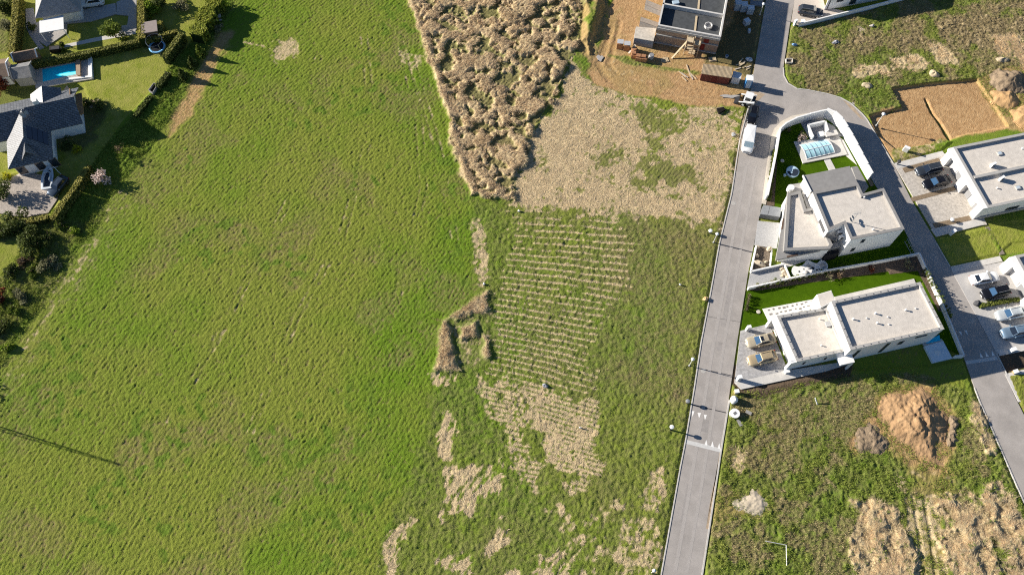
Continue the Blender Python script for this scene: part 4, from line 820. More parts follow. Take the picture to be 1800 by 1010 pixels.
# --- house partly outside the right edge
zD = 3.4; Dp = GP([(1785,449),(1960,415),(2010,520),(1845,556)], zD)
Dh = thing('flat_roof_house', 'white house cut by the right edge of the view behind the white car', 'house', cen(Dp)); flat_block(Dh, Dp, zD, cope=COPE_L)
F1, F0 = np.array(Dp[0]), np.array(Dp[3]); LF = np.linalg.norm(F1-F0); c, u, n_ = wall_frame(F1, F0, 0); rt = math.atan2(u[1], u[0])
for s, wd in ((.0,.14),(.60,.12),(.90,.10)):
    q, _, _ = wall_frame(F1, F0, LF*(s+wd/2), .5); part('frame_pier', MB().box((*q, zD/2-.2), (wd*LF, 1.0, zD-.1), rt), WHITE, Dh)
q, _, _ = wall_frame(F1, F0, LF*.5, .5); part('frame_lintel', MB().box((*q, zD-.30), (LF, 1.02, .55), rt), WHITE, Dh)
for s, wd, m_ in ((.18,.18,PALED),(.38,.18,GRYD),(.74,.14,GRYD)):
    q, _, _ = wall_frame(F1, F0, LF*(s+wd/2), .04); part('door', MB().box((*q, 1.3), (wd*LF-.05, .1, 2.5), rt), m_, Dh)
# --- house at the top edge
zE = 4.2; e0, e1 = G(1448,18), G(1575,-6); e2 = G(1600,-90); e3 = G(1484,-70)
Eh = thing('flat_roof_house', 'white house at the top edge beside the dark grey parked car', 'house', (*e0, 0)); flat_block(Eh, [tuple(e0), tuple(e1), tuple(e2), tuple(e3)], zE, cope=COPE_L)
for s, wd, z0, z1 in ((2.0,1.3,1.6,2.5),(5.0,1.2,.3,2.3)): window(Eh, e0, e1, s, wd, z0, z1)
c, u, n_ = wall_frame(e0, e1, .55, .06); part('downpipe', MB().tube([(*c, 0), (*c, zE-.2)], .07, 8), DKM, Eh)
low_wall('long low white fence wall running past the top right building plot', [(1403,47),(1421,43),(1530,16),(1600,-2),(1680,-20)], .95, .22)
# ================================================================== THE TWO VILLAS ON THE LEFT
TILE_D = wave_mat('dark_roof_tiles', (.19,.195,.215), (.045,.05,.06), .75, .2, .45, 'BRICK', .5)
SLATE = wave_mat('grey_slates', (.30,.295,.295), (.22,.22,.22), 1.6, .2, .7, 'BRICK', .2)
TILE_S = mat('pale_lit_tiles', (.13,.13,.14), .55, .12, 4, .3, 18)
WOODW = mat('brown_wood', (.30,.19,.11), .8, .2, 4)
def roof_faces(t, name, faces, m, th=.18, label=None):
    """sloping roof slabs from corner lists (x, y, z), each with a real thickness"""
    mb = MB()
    for f in faces:
        f = [np.array(q, float) for q in f]; nn = np.cross(f[1]-f[0], f[2]-f[0]); f = f if nn[2] > 0 else f[::-1]; n = len(f); lo = [q-np.array((0, 0, th)) for q in f]
        mb.add(f+lo, [tuple(range(n)), tuple(range(2*n-1, n-1, -1))]+[(n+k, n+(k+1) % n, (k+1) % n, k) for k in range(n)])
    return part(name, mb, m, t, label=label)
def g3(px, py, z): return (*G(px, py, z), z)
# lower villa: long ridge east-west, cross wing to the south, little cross gable to the north
zr, ze = 6.1, 3.2
V = thing('villa', 'white villa with dark tiled cross gable roofs beside the paved yard', 'house', (*G(80,240), 0))
rL, rR = np.array(g3(1,198.6,zr)), np.array(g3(129,170,zr)); eNR = np.array(g3(136,156.6,ze+1.2)); eSR = np.array(g3(140,217.6,ze))
# keep the gable square to the ridge
u = (rR-rL)[:2]; u /= np.linalg.norm(u); nrm = np.array((-u[1], u[0]))
rL = np.array((*(rR[:2]-u*16.0), zr)); hw = 5.0
def at(s, o, z): return (*(rR[:2]-u*s+nrm*o), z)
# offsets from the picture
oS = (eSR[:2]-rR[:2])@nrm; oN = 4.2; rot_v = math.atan2(u[1], u[0])
roof_faces(V, 'roof', [[at(0, 0, zr), at(16, 0, zr), at(16, oN, ze+.3), at(0, oN, ze+.3)], [at(0, .0, zr), at(16, .0, zr), at(16, oS, ze), at(0, oS, ze)]], TILE_D)
gx_ = .9
part('wall', MB().prism([at(gx_, oN-.6, 0)[:2], at(15.5, oN-.6, 0)[:2], at(15.5, oS+.6, 0)[:2], at(gx_, oS+.6, 0)[:2]], -.2, ze), WHITE, V)
ga = MB(); tri_ = [at(gx_, oN-.6, ze-.05), at(gx_, oS+.6, ze-.05), at(gx_, 0, zr-.35)]; tri2 = [at(gx_+.3, oN-.6, ze-.05), at(gx_+.3, oS+.6, ze-.05), at(gx_+.3, 0, zr-.35)]
ga.add(tri_+tri2, [(0, 1, 2), (5, 4, 3), (0, 3, 4, 1), (1, 4, 5, 2), (2, 5, 3, 0)]); part('gable_wall', ga, WHITE, V)
window(V, at(gx_, oS+.6, 0)[:2], at(gx_, oN-.6, 0)[:2], 3.0, 1.4, 1.0, 2.4, frame=WOODW); window(V, at(gx_, oS+.6, 0)[:2], at(gx_, oN-.6, 0)[:2], 4.2, 1.5, 4.0, 5.2, frame=WOODW)
q0 = np.array(at(gx_-.5, 1.0, 0)); part('balcony', MB().box((*q0[:2], 2.9), (1.2, 4.6, .25), rot_v), WOODW, V)
# south wing with its hip
W0 = np.array(g3(38,192,zr)); W1 = np.array(g3(39,241.5,zr)); wv_ = (W1-W0)[:2]; wv_ = -nrm if wv_@(-nrm) > 0 else nrm
sW = (rR[:2]-W0[:2])@u; eW = np.array(G(12.7,270,ze)); eE = np.array(G(91,255,ze)); oW = (rR[:2]-eW)@u; oE = (rR[:2]-eE)@u
dH = abs((np.array(G(50,289,ze))-rR[:2])@nrm); dR = abs((W1[:2]-rR[:2])@nrm)
P = lambda s, o, z: at(s, -o, z)
roof_faces(V, 'wing_roof', [[P(sW, 0.2, zr), P(sW, dR, zr), P(oW, dH, ze), P(oW, abs(oS)*.55, ze)], [P(sW, dR, zr), P(oE, dH, ze), P(oW, dH, ze)]], TILE_D)
roof_faces(V, 'wing_roof', [[P(sW, 0.2, zr), P(sW, dR, zr), P(oE, dH, ze), P(oE, abs(oS)*.9, ze)]], TILE_D)
part('wing_wall', MB().prism([P(oE+.6, 2, 0)[:2], P(oW-.6, 2, 0)[:2], P(oW-.6, dH-.6, 0)[:2], P(oE+.6, dH-.6, 0)[:2]], -.2, ze-.05), WHITE, V)
mid_s = (oE+oW)/2; mh = (dR+dH)/2+.2; zm = (zr+ze)/2
roof_faces(V, 'dormer_roof', [[P(sW, mh-1.0, zm+1.2), P(sW, dH-.7, zm+1.1), P(sW+1.6, dH-.6, zm-.9)], [P(sW, mh-1.0, zm+1.2), P(sW, dH-.7, zm+1.1), P(sW-1.6, dH-.6, zm-.9)]], TILE_D)
for s_ in (-2.9, .2, 2.5): window(V, P(oW-.6, dH-.6, 0)[:2], P(oE+.6, dH-.6, 0)[:2], (oW-oE)/2-.6+s_, 1.3, .4, 2.6, frame=WOODW)
pn = MB()
for k in range(4):
    f = .15+.19*k; a = np.array(P(sW, dR*.55, zr))*(1-f)+np.array(P(oE, dR*.7, ze))*f; b = np.array(P(sW, dR*.55, zr))*(1-f-.17)+np.array(P(oE, dR*.7, ze))*(f+.17)
    o3 = np.array((*(-nrm*2.6), 0)); up3 = np.array((0, 0, .10)); part('solar_panel', MB().add([a+up3, a+o3+up3, b+o3+up3, b+up3, a+up3*.3, a+o3+up3*.3, b+o3+up3*.3, b+up3*.3], [(0,1,2,3),(7,6,5,4),(0,4,5,1),(1,5,6,2),(2,6,7,3),(3,7,4,0)]), glass('solar_glass', (.02,.025,.05), .15), V)
nG = np.array(g3(73,151,zr-.3)); sN = (rR[:2]-nG[:2])@u; dN = (nG[:2]-rR[:2])@nrm; nw = 2.6
roof_faces(V, 'cross_gable_roof', [[at(sN, .0, zr-.3), at(sN, dN, zr-.3), at(sN+nw, dN, ze+1.2), at(sN+nw, 2.2, ze+1.2)], [at(sN, .0, zr-.3), at(sN, dN, zr-.3), at(sN-nw, dN, ze+1.2), at(sN-nw, 2.2, ze+1.2)]], TILE_D)
part('cross_gable_wall', MB().prism([at(sN+nw-.4, 1, 0)[:2], at(sN-nw+.4, 1, 0)[:2], at(sN-nw+.4, dN-.5, 0)[:2], at(sN+nw-.4, dN-.5, 0)[:2]], -.2, ze+1.0), WHITE, V)
part('chimney', MB().box((*G(64,181,zr), zr), (.7,.7,1.6), rot_v), WHITE, V)
rl = MB()
for k in range(2): rl.bar(at(10.2, 1.2+.5*k, zr-1.3-.35*k), at(14.8, 1.2+.5*k, zr-1.3-.35*k), .12, .1)
part('snow_guard', rl, STEEL, V)
mast((47,206), 6.2, 2.2, 'white satellite dishes on the dark tiled wing roof of the left villa', 3)
# upper villa: hipped slate roof with a white awning roof
zt_, zv = 6.6, 3.0
H = thing('villa', 'grey slate hipped house with a flat white patio roof at the top left edge', 'house', (*G(100,8), 0))
sw_, se_ = np.array(g3(62,32,zv)), np.array(g3(142,19,zv)); uu = (se_-sw_)[:2]; Lh = np.linalg.norm(uu); uu /= Lh; nn_ = np.array((-uu[1], uu[0])); D = 11.0
nw_, ne_ = np.array((*(sw_[:2]+nn_*D), zv)), np.array((*(se_[:2]+nn_*D), zv)); ap1 = np.array((*(sw_[:2]+uu*Lh*.48+nn_*4.6), zt_)); ap2 = np.array((*(sw_[:2]+uu*Lh*.48+nn_*6.6), zt_))
roof_faces(H, 'roof', [[sw_, se_, ap1], [se_, ne_, ap2, ap1], [ne_, nw_, ap2], [nw_, sw_, ap1, ap2]], SLATE)
part('wall', MB().prism(inset([sw_[:2], se_[:2], ne_[:2], nw_[:2]], .8), -.2, zv-.02), WHITE, H)
aw = GP([(69,37),(111,26),(112,51),(69.5,58)], 2.6); ao = part('patio_roof', MB().prism(aw, 2.45, 2.6, bottom=True), mat('white_sheet', (.80,.79,.77), .6, .03, 2), H)
for q in (aw[2], aw[3]):
    c_ = np.mean(aw, 0); q = np.array(q)+(c_-q)*.06; part('post', MB().tube([(*q, 0), (*q, 2.45)], .07, 8), WHM, H)
# sheds
def gable_shed(name, label, pts, ze_, zr_, wallm, roofm, endm=None):
    """pts: four roof-eave corners in the photo; the ridge runs along the first side"""
    Q = [np.array(q) for q in GP(pts, ze_)]; t = thing(name, label, 'shed', (*np.mean(Q, 0), 0)); c_ = inset([tuple(q) for q in Q], .2); part('wall', MB().prism(c_, -.2, ze_-.02), wallm, t)
    r0, r1 = (Q[0]+Q[3])/2, (Q[1]+Q[2])/2; R0, R1 = (*r0, zr_), (*r1, zr_)
    roof_faces(t, 'roof', [[(*Q[0], ze_), (*Q[1], ze_), R1, R0], [(*Q[3], ze_), (*Q[2], ze_), R1, R0]], roofm, .12)
    e = MB()
    for a, b, r in ((Q[0], Q[3], r0), (Q[1], Q[2], r1)):
        o_ = (r-np.mean(Q, 0)); o_ = o_/np.linalg.norm(o_)*.06; e = MB()
        e.bar((*(a+o_), ze_+.02), (*(r+o_), zr_+.04), .16, .2); e.bar((*(b+o_), ze_+.02), (*(r+o_), zr_+.04), .16, .2); part('barge_board', e, endm or WHM, t)
    return t
BRN = wave_mat('brown_board_roof', (.25,.17,.12), (.13,.09,.06), 3, .2, .8)
GRY = wave_mat('grey_felt_roof', (.24,.235,.23), (.18,.18,.18), 2, .2, .9)
gable_shed('garden_shed', 'long brown roofed shed with white gable ends by the hedge', [(24,92),(65,84.5),(65,101),(25,109)], 2.2, 3.1, WOODW, BRN)
gable_shed('garden_shed', 'grey roofed shed beside the swimming pool', [(21.5,114),(54,108),(55.5,136),(22.5,139.5)], 2.3, 3.3, mat('grey_boards', (.3,.29,.27)), GRY, mat('grey_boards', (.3,.29,.27)))
gable_shed('garden_shed', 'brown tiled outbuilding cut by the left edge of the view', [(-18,106),(14.5,102.5),(15.5,134),(-16,137)], 2.5, 3.6, WHITE, mat('brown_tiles', (.22,.16,.12), .8, .2, 3), WHITE)
Q = GP([(247.5,40.5),(275,35.5),(277,55),(248.5,59.5)], 2.4); s4 = thing('garden_shed', 'brown flat roofed shed standing between two clipped hedges', 'shed', cen(Q)); part('wall', MB().prism(inset(Q, .2), -.2, 2.3), WOODW, s4); part('roof', MB().prism(Q, 2.3, 2.45, bottom=True), mat('pinkish_felt', (.30,.25,.23), .9, .08, 3), s4)
part('step', MB().prism(GP([(262,62),(272,60),(272,64),(262,66)]), -.1, .3), CONC, s4)
# pool
sp = thing('swimming_pool', 'turquoise swimming pool in the grey stone deck of the left garden', 'pool', (*G(104,128), 0))
wq = GP([(75,123),(132.7,112),(133.7,131),(76,144.5)]); part('coping', MB().prism(inset(wq, -.3), -.1, .13), mat('pool_coping', (.50,.48,.45), .8, .1, 2), sp)
part('water', MB().prism(wq, .05, .145), mat('turquoise_water', (.015,.60,.85), .12, .06, .6), sp)
part('step', MB().prism(GP([(103,131),(117,128),(133,126),(133.5,130.5),(112,135)], .15), .1, .152), mat('pale_turquoise', (.25,.80,.85), .15, .05, 1), sp)
bx = thing('cover_box', 'long brown box for the pool cover at the end of the turquoise pool', 'box', (*G(137,119), 0)); part('body', MB().prism(GP([(133.5,106),(140,105),(140.5,132),(134.5,131)], .6), .1, .55), WOODW, bx); part('lid', MB().prism(GP([(133,105.5),(140.5,104.5),(141,132.5),(134,131.5)], .62), .56, .62), mat('pale_brown_lid', (.36,.27,.19), .7, .1, 4), bx)
for px, lb in ((((156,102),(161,101),(162,138),(157,138)), 'white boards edging the far side of the pool deck'),):
    t = thing('garden_bench', lb, 'bench', (*G(159,120), 0)); part('seat', MB().prism(GP(px), .1, .35), WHM, t); part('back', MB().prism(GP([(161.5,101),(163,101),(164.5,138),(163,138)]), .1, .6), WHM, t)
low_wall('low white terrace edge along the front of the turquoise pool', [(117,141),(158,136)], .3, .35)
# trampoline
tc_ = G(279,87); tm = thing('trampoline', 'round blue rimmed trampoline with a dark net in the hedge corner', 'trampoline', (*tc_, 0))
part('frame_pad', MB().lathe((*tc_, .7), [(1.55,0),(1.55,.1),(1.2,.12),(1.2,0)], 28), mat('blue_pad', (.16,.38,.62), .5, .08, 3), tm, True); part('mat', MB().lathe((*tc_, .72), [(1.2,0),(1.2,.04),(0,.045)], 28), mat('black_mat', (.02,.022,.025), .7, .1, 5), tm)
for k in range(6):
    a = k*math.pi/3+.2; q = (tc_[0]+1.5*math.cos(a), tc_[1]+1.5*math.sin(a)); part('leg', MB().tube([(*q, 0), (*q, 2.5)], .035, 6), STEEL, tm)
part('net_ring', MB().tube([(tc_[0]+1.5*math.cos(a), tc_[1]+1.5*math.sin(a), 2.5) for a in np.linspace(0, 6.283, 25)], .03, 6), mat('net_blue', (.08,.10,.14)), tm)
ld = MB(); ld.bar((*(tc_+np.array((.4,-1.7))), 0), (*(tc_+np.array((.2,-1.3))), .8), .06, .06); ld.bar((*(tc_+np.array((.8,-1.6))), 0), (*(tc_+np.array((.6,-1.2))), .8), .06, .06); ld.bar((*(tc_+np.array((.25,-1.35))), .7), (*(tc_+np.array((.65,-1.25))), .7), .06, .06); part('ladder', ld, STEEL, tm)
# picnic table, compost bin, garden bits
pc = G(381,34); pt = thing('picnic_table', 'pale weathered picnic table in the shade below the big bright hedge', 'table', (*pc, 0)); tt = MB()
PW = mat('pale_wood', (.48,.42,.36), .8, .15, 5)
part('table_top', MB().box((*pc, .74), (2.0,.8,.06), .25), PW, pt)
for s in (-1, 1):
    v = np.array((-math.sin(.25), math.cos(.25)))*s*.8; part('seat', MB().box((*(pc+v), .45), (2.0,.3,.05), .25), PW, pt)
    e = np.array((math.cos(.25), math.sin(.25)))*s*.7; w_ = np.array((-math.sin(.25), math.cos(.25))); lg = MB(); lg.bar((*(pc+e-w_*.8), 0), (*(pc+e+w_*.2), .7), .08, .08); lg.bar((*(pc+e+w_*.8), 0), (*(pc+e-w_*.2), .7), .08, .08); part('leg', lg, PW, pt)
cb = thing('compost_bin', 'dark open compost box set in the low garden hedge', 'compost bin', (*G(268,157), 0)); q = GP([(261,158),(270,146),(277,148),(268,163)], .8)
wl = MB()
for k in range(4): wl.bar((*q[k], .4), (*q[(k+1) % 4], .4), .1, .85)
part('board', wl, mat('grey_boards', (.3,.29,.27)), cb); part('compost', MB().prism(inset(q, .1), 0, .4), mat('dark_compost', (.03,.025,.02), .95, .3, 5), cb)
gr = thing('garden_grill', 'black garden grill box standing by the path behind the long shed', 'grill', (*G(97,88), 0)); part('body', MB().box((*G(97,87,.5), .5), (1.7,.9,1.0), .15), mat('soot_black', (.04,.035,.035), .8, .3, 4), gr); part('lid', MB().box((*G(97,84.5,1.05), 1.05), (1.5,.7,.12), .15), DKM, gr)
# boat and crane arm in the paved yard
bc = np.array(G(89,318)); bt = thing('motorboat', 'small white motorboat with a dark open cockpit on the paved yard', 'boat', (*bc, 0)); ba = math.atan2(*(np.array(G(91,300))-np.array(G(87,338)))[::-1]); ca, sa = math.cos(ba), math.sin(ba)
def loc(x, y, z, c=bc): return (c[0]+x*ca-y*sa, c[1]+x*sa+y*ca, z)
hull = [(-2.3,.85),(-1.0,1.0),(.4,1.0),(1.5,.8),(2.2,.35),(2.5,0),(2.2,-.35),(1.5,-.8),(.4,-1.0),(-1.0,-1.0),(-2.3,-.85)]; n = len(hull); inn = [(x*.78-.15, y*.68) for x, y in hull]
mb = MB().add([loc(x*.9, y*.55, .25) for x, y in hull]+[loc(x, y, 1.15) for x, y in hull]+[loc(x, y, 1.17) for x, y in inn]+[loc(x, y, .7) for x, y in inn], [(a*n+k, a*n+(k+1) % n, (a+1)*n+(k+1) % n, (a+1)*n+k) for a in range(3) for k in range(n)]+[tuple(range(n-1,-1,-1))])
part('hull', mb, mat('boat_white', (.68,.72,.75), .3, .04, 2), bt)
part('cockpit_floor', MB().prism([loc(x*.99, y*.99, 0)[:2] for x, y in inn], .5, .72), mat('cockpit_dark', (.05,.07,.10), .6, .2, 3), bt); ws = MB()
for a, b in (((.7,.62),(1.05,0)),((1.05,0),(.7,-.62)),((.7,-.62),(-.9,-.55))): ws.bar(loc(*a, 1.4), loc(*b, 1.4), .06, .5)
part('windscreen', ws, mat('pale_pane', (.45,.52,.58)), bt)
for k in (-1, 1): part('trailer_wheel', MB().tube([loc(-.3, k*.95, .32), loc(-.3, k*1.12, .32)], .32, 14), DKM, bt)
part('trailer_bar', MB().bar(loc(2.0,0,.35), loc(3.3,.3,.35), .1, .1), STEEL, bt)
ar = thing('crane_arm', 'thin bent pale pole leaning over the white boat', 'pole', (*G(104,308), 0)); part('arm', MB().tube([g3(84,300,1.2), g3(94,293,2.3), g3(111,310,.0)], .05, 6), WHM, ar)
# lattice mast outside the view whose shadow crosses the field
tipS = np.array(G(218,818)); sd = np.array((math.cos(R(SHADOW_AZ)), math.sin(R(SHADOW_AZ)))); mh_ = 13.0; mbp = tipS-sd*(mh_/math.tan(R(SUN_EL)))
lm = thing('lattice_mast', 'steel lattice mast standing beyond the left edge of the field', 'mast', (*mbp, 0)); lt = MB()
for k in range(3):
    a = k*2.094+.3; lt.bar((mbp[0]+.55*math.cos(a), mbp[1]+.55*math.sin(a), 0), (mbp[0]+.12*math.cos(a), mbp[1]+.12*math.sin(a), mh_), .09, .09)
part('mast_leg', lt, STEEL, lm)['kind'] = 'stuff'; br = MB()
for j in range(18):
    z0, z1 = mh_*j/18, mh_*(j+1)/18; f0, f1 = .55-.43*j/18, .55-.43*(j+1)/18
    for k in range(3):
        a, b = k*2.094+.3, (k+1)*2.094+.3; br.bar((mbp[0]+f0*math.cos(a), mbp[1]+f0*math.sin(a), z0), (mbp[0]+f1*math.cos(b), mbp[1]+f1*math.sin(b), z1), .05, .05)
part('brace', br, STEEL, lm)['kind'] = 'stuff'
# ================================================================== VEHICLES
TYRE = mat('tyre_rubber', (.02,.02,.02), .9, .1, 5); RIM = mat('alloy_rim', (.38,.38,.39), .35, .1, 4, metal=.7); CGL = glass('car_glass', (.012,.018,.03), .05); CGB = glass('blue_windscreen', (.04,.09,.17), .05)
LAMP = mat('headlamp', (.75,.76,.78), .15, .05, 3, spec=.8); TAIL = mat('tail_lamp', (.35,.02,.02), .25, .1, 3)
def paint(nm, c, rough=.28, metal=.3): 
    m = mat(nm, c, rough, .04, 1.5, metal=metal); m.node_tree.nodes['Principled BSDF'].inputs['Coat Weight'].default_value = .6; return m
KIND = {'saloon': dict(hood=.78, belt=.92, roof=1.44, x=(-1.75,-1.05,.28,1.02), tail=.95),
        'suv': dict(hood=.98, belt=1.05, roof=1.66, x=(-2.18,-1.85,.38,1.05), tail=1.08),
        'hatch': dict(hood=.88, belt=.98, roof=1.5, x=(-1.98,-1.5,.35,1.05), tail=1.0),
        'van': dict(hood=1.05, belt=1.15, roof=2.05, x=(-2.46,-2.38,1.2,1.85), tail=1.15)}
def car(label, rear, front, pm, kind='saloon', L=4.7, W=1.84, glassm=None, group=None, sunroof=False, lights=True):
    """rear, front: photo pixels of the ground under the two ends; heading from them, size in metres"""
    a, b = np.array(G(*rear)), np.array(G(*front)); c = (a+b)/2; hd = math.atan2(*(b-a)[::-1]); K = KIND[kind]
    t = thing('parked_van' if kind == 'van' else 'parked_car', label, 'van' if kind == 'van' else 'car', (0,0,0), group)
    sc = L/4.7 if kind != 'van' else L/5.1; half = L/2; xs = np.linspace(-1, 1, 17); secs = []; mb = MB(); x0, x1, x2, x3 = [q*sc for q in K['x']]
    for s in xs:
        x = s*half; w = W/2*(1-.30*max(0, abs(s)-.72)**1.6/.28**1.6*(1.0 if s > 0 else .7)) ; zt = K['belt'] if x < x3 else K['belt']+(K['hood']-K['belt'])*min(1, (x-x3)/(half-x3))**1.0
        if x < x0: zt = K['tail']
        if abs(s) > .93: zt -= .13
        zb = .24 if abs(s) < .9 else .36
        secs.append([(x, -w*.90, zb), (x, -w, zb+.2), (x, -w, zt-.25), (x, -w*.95, zt-.07), (x, -w*.75, zt), (x, 0, zt+.03), (x, w*.75, zt), (x, w*.95, zt-.07), (x, w, zt-.25), (x, w, zb+.2), (x, w*.90, zb)])
    n = len(secs[0])
    vs = [p for q in secs for p in q]; fs = [(i*n+k, (i+1)*n+k, (i+1)*n+k+1, i*n+k+1) for i in range(len(secs)-1) for k in range(n-1)]+[(i*n+n-1, (i+1)*n+n-1, (i+1)*n, i*n) for i in range(len(secs)-1)]
    fs += [tuple(range(n)), tuple(range((len(secs)-1)*n+n-1, (len(secs)-1)*n-1, -1))]; mb.add(vs, fs)
    wb, wr = W/2*.90, W/2*(.66 if kind != 'van' else .84); zb, zr = K['belt']-.02, K['roof']
    base = [(x0, -wb*.92), (x3, -wb*.90), (x3, wb*.90), (x0, wb*.92)]; top = [(x1, -wr*.96), (x2, -wr), (x2, wr), (x1, wr*.96)]
    bev = .06
    V4 = [(*p, zb) for p in base]; T4 = [(*p, zr-.05) for p in top]; cx = (x1+x2)/2
    R4 = [(cx+(p[0]-cx)*.93, p[1]*.86, zr) for p in top]
    o = len(mb.v); mb.add(V4+T4+R4+[(cx, 0, zr+.035)], [(0,1,5,4),(1,2,6,5),(2,3,7,6),(3,0,4,7),(4,5,9,8),(5,6,10,9),(6,7,11,10),(7,4,8,11),(8,9,12),(9,10,12),(10,11,12),(11,8,12)])
    part('body', mb, pm, t, True); bo = t.children[0]
    bo.data.polygons.foreach_set('use_smooth', [False]*len(bo.data.polygons))
    ns = len(fs)
    for i, p in enumerate(bo.data.polygons): p.use_smooth = i < ns-2
    def pane(nm, q, i0=.07, j0=.08, i1=None, j1=None, m=None):
        q = [np.array(p) for p in q]; nv = np.cross(q[1]-q[0], q[3]-q[0]); nv /= np.linalg.norm(nv); i1 = i1 or 1-i0; j1 = j1 or 1-j0
        f = lambda i, j: (q[0]*(1-i)+q[1]*i)*(1-j)+(q[3]*(1-i)+q[2]*i)*j+nv*.012
        P_ = [f(i0, j0), f(i1, j0), f(i1, j1), f(i0, j1)]; B_ = [p-nv*.03 for p in P_]
        return part(nm, MB().add(P_+B_, [(0,1,2,3),(0,4,5,1),(1,5,6,2),(2,6,7,3),(3,7,4,0)]), m or CGL, t)
    pane('windscreen', [V4[1], V4[2], T4[2], T4[1]], .04, .06, None, .97, glassm or CGL); pane('rear_window', [V4[3], V4[0], T4[0], T4[3]], .08, .18, None, .9)
    if kind == 'van':
        for sgn, q in ((0, [V4[0], V4[1], T4[1], T4[0]]), (1, [V4[2], V4[3], T4[3], T4[2]])): pane('side_window', q, .70 if sgn == 0 else .06, .12, .94 if sgn == 0 else .30, .85)
    else:
        for q in ([V4[0], V4[1], T4[1], T4[0]], [V4[2], V4[3], T4[3], T4[2]]): pane('side_window', q, .10, .14, .90, .92)
    if sunroof: part('sunroof', MB().box((cx+.25*(x2-x1), 0, zr+.025), ((x2-x1)*.34, wr*1.2, .03)), CGL, t)
    for sx in (-1, 1):
        for sy in (-1, 1):
            wx = sx*(half-.88*sc); wo = part('wheel', MB().tube([(wx, sy*(W/2-.22), .33), (wx, sy*(W/2-.0), .33)], .33, 18), TYRE, t); part('rim', MB().tube([(wx, sy*(W/2-.03), .33), (wx, sy*(W/2+.012), .33)], .21, 14), RIM, wo)
    for sy in (-1, 1):
        part('headlight', MB().box((half-.19, sy*(W/2-.36), K['hood']-.23), (.30,.36,.15), -sy*.35), LAMP, t); part('tail_light', MB().box((-half+.10, sy*(W/2-.27), K['tail']-.25), (.16,.34,.16), sy*.2), TAIL, t)
        part('wing_mirror', MB().box((x3-.35, sy*(W/2+.08), K['belt']+.06), (.16,.22,.14)), pm, t)
    part('grille', MB().box((half-.04, 0, K['hood']-.36), (.08, W*.5, .18)), DKM, t); part('number_plate', MB().box((half-.0, 0, .45), (.05,.5,.11)), WHM, t)
    if kind in ('suv', 'hatch'):
        for sy in (-1, 1): part('roof_rail', MB().tube([(x1+.2, sy*wr*.86, zr+.05), (x2-.2, sy*wr*.86, zr+.05)], .025, 6), STEEL if kind == 'suv' else DKM, t)
    t.location = (*c, .06); t.rotation_euler = (0, 0, hd); return t
GOLD = paint('gold_paint', (.47,.37,.23)); GOLD2 = paint('champagne_paint', (.50,.43,.31)); BLK = paint('black_paint', (.012,.013,.018)); DKG = paint('dark_grey_paint', (.045,.055,.07)); WHP = paint('white_paint', (.78,.78,.77), metal=0); SIL = paint('silver_white_paint', (.56,.60,.62)); BLS = paint('blue_silver_paint', (.17,.25,.34)); NAVY = paint('navy_paint', (.05,.07,.10))
car('champagne saloon car with a dark sunroof, upper of the two on the grey driveway', (1360,596), (1310,606), GOLD2, 'saloon', 4.7, glassm=CGB, sunroof=True)
car('gold hatchback car parked nearest the long white path of the lower house', (1363,626), (1312,638), GOLD, 'hatch', 4.7, glassm=CGB)
car('dark grey estate car parked closest to the brown earth pit', (1652,297), (1607,307), DKG, 'suv', 4.7)
car('black saloon car parked below the dark grey estate car', (1669,317), (1618,330), BLK, 'saloon', 4.9, glassm=CGB)
car('white saloon car on the grey driveway by the right edge', (1702,496), (1752,488), WHP, 'saloon', 4.8)
car('black hatchback car parked below the white saloon', (1769,511), (1722,522), BLK, 'suv', 4.7, glassm=CGB)
car('silver white estate car half in the house shadow at the right edge', (1799,549), (1746,559), SIL, 'hatch', 4.9, glassm=CGB)
car('blue silver off road car standing in full shadow at the right edge', (1805,581), (1757,590), BLS, 'suv', 4.7)
car('dark grey estate car on the beige driveway at the top edge', (1404,22), (1441,28), DKG, 'suv', 4.6)
car('small black hatchback parked on the street behind the white van', (1324,194), (1319,217), BLK, 'hatch', 3.9, 1.74)
car('white delivery van parked on the left edge of the street', (1317,232), (1311,270), WHP, 'van', 5.2, 2.0, glassm=mat('pale_windscreen', (.30,.40,.46), .08, .1, 1, spec=.8))
car('white car with dark glass in front of the slate roofed villa', (182,6), (146,11), WHP, 'suv', 4.6)
car('dark navy car tucked against the hedge beside the white boat', (114,320), (96,342), NAVY, 'hatch', 4.2)
# ================================================================== BUILDING SITE AND SMALL THINGS
def plank(label, a, b, wd=.25, th=.06, m=None, group=None, name='plank', cat='plank'):
    a = np.array(a, float); b = np.array(b, float); t = MB().bar(a, b, wd, th); o = mesh_obj(name, t, m or PW); return tag(o, label, cat, group)
BRICK = wave_mat('hollow_brick', (.48,.25,.12), (.30,.13,.06), 3, 0, .9, 'BRICK', .4); BLOCKW = mat('block_wall', (.36,.27,.20), .9, .18, 1.2, .3, 14); ROOFC = mat('dark_screed', (.075,.08,.085), .9, .2, 1.5)
zs = 4.6; sh = GP([(1156.4,44.6),(1267.3,65.3),(1284.5,-10),(1300,-75),(1184,-95),(1172,-8)], zs)
Q0, Q1 = np.array(sh[0]), np.array(sh[1]); u = (Q1-Q0)/np.linalg.norm(Q1-Q0); LS = np.linalg.norm(Q1-Q0); nn_ = np.array((-u[1], u[0])); D = 16.0
sh = [tuple(Q0), tuple(Q1), tuple(Q1+nn_*D), tuple(Q0+nn_*D)]
S = thing('unfinished_house', 'unfinished brick house shell with two open dark roof bays and pale parapets', 'house', cen(sh)); part('wall', MB().prism(sh, -.3, zs-.9), BLOCKW, S)
part('floor_slab', MB().prism(inset(sh, .28), zs-1.0, zs-.85), ROOFC, S)
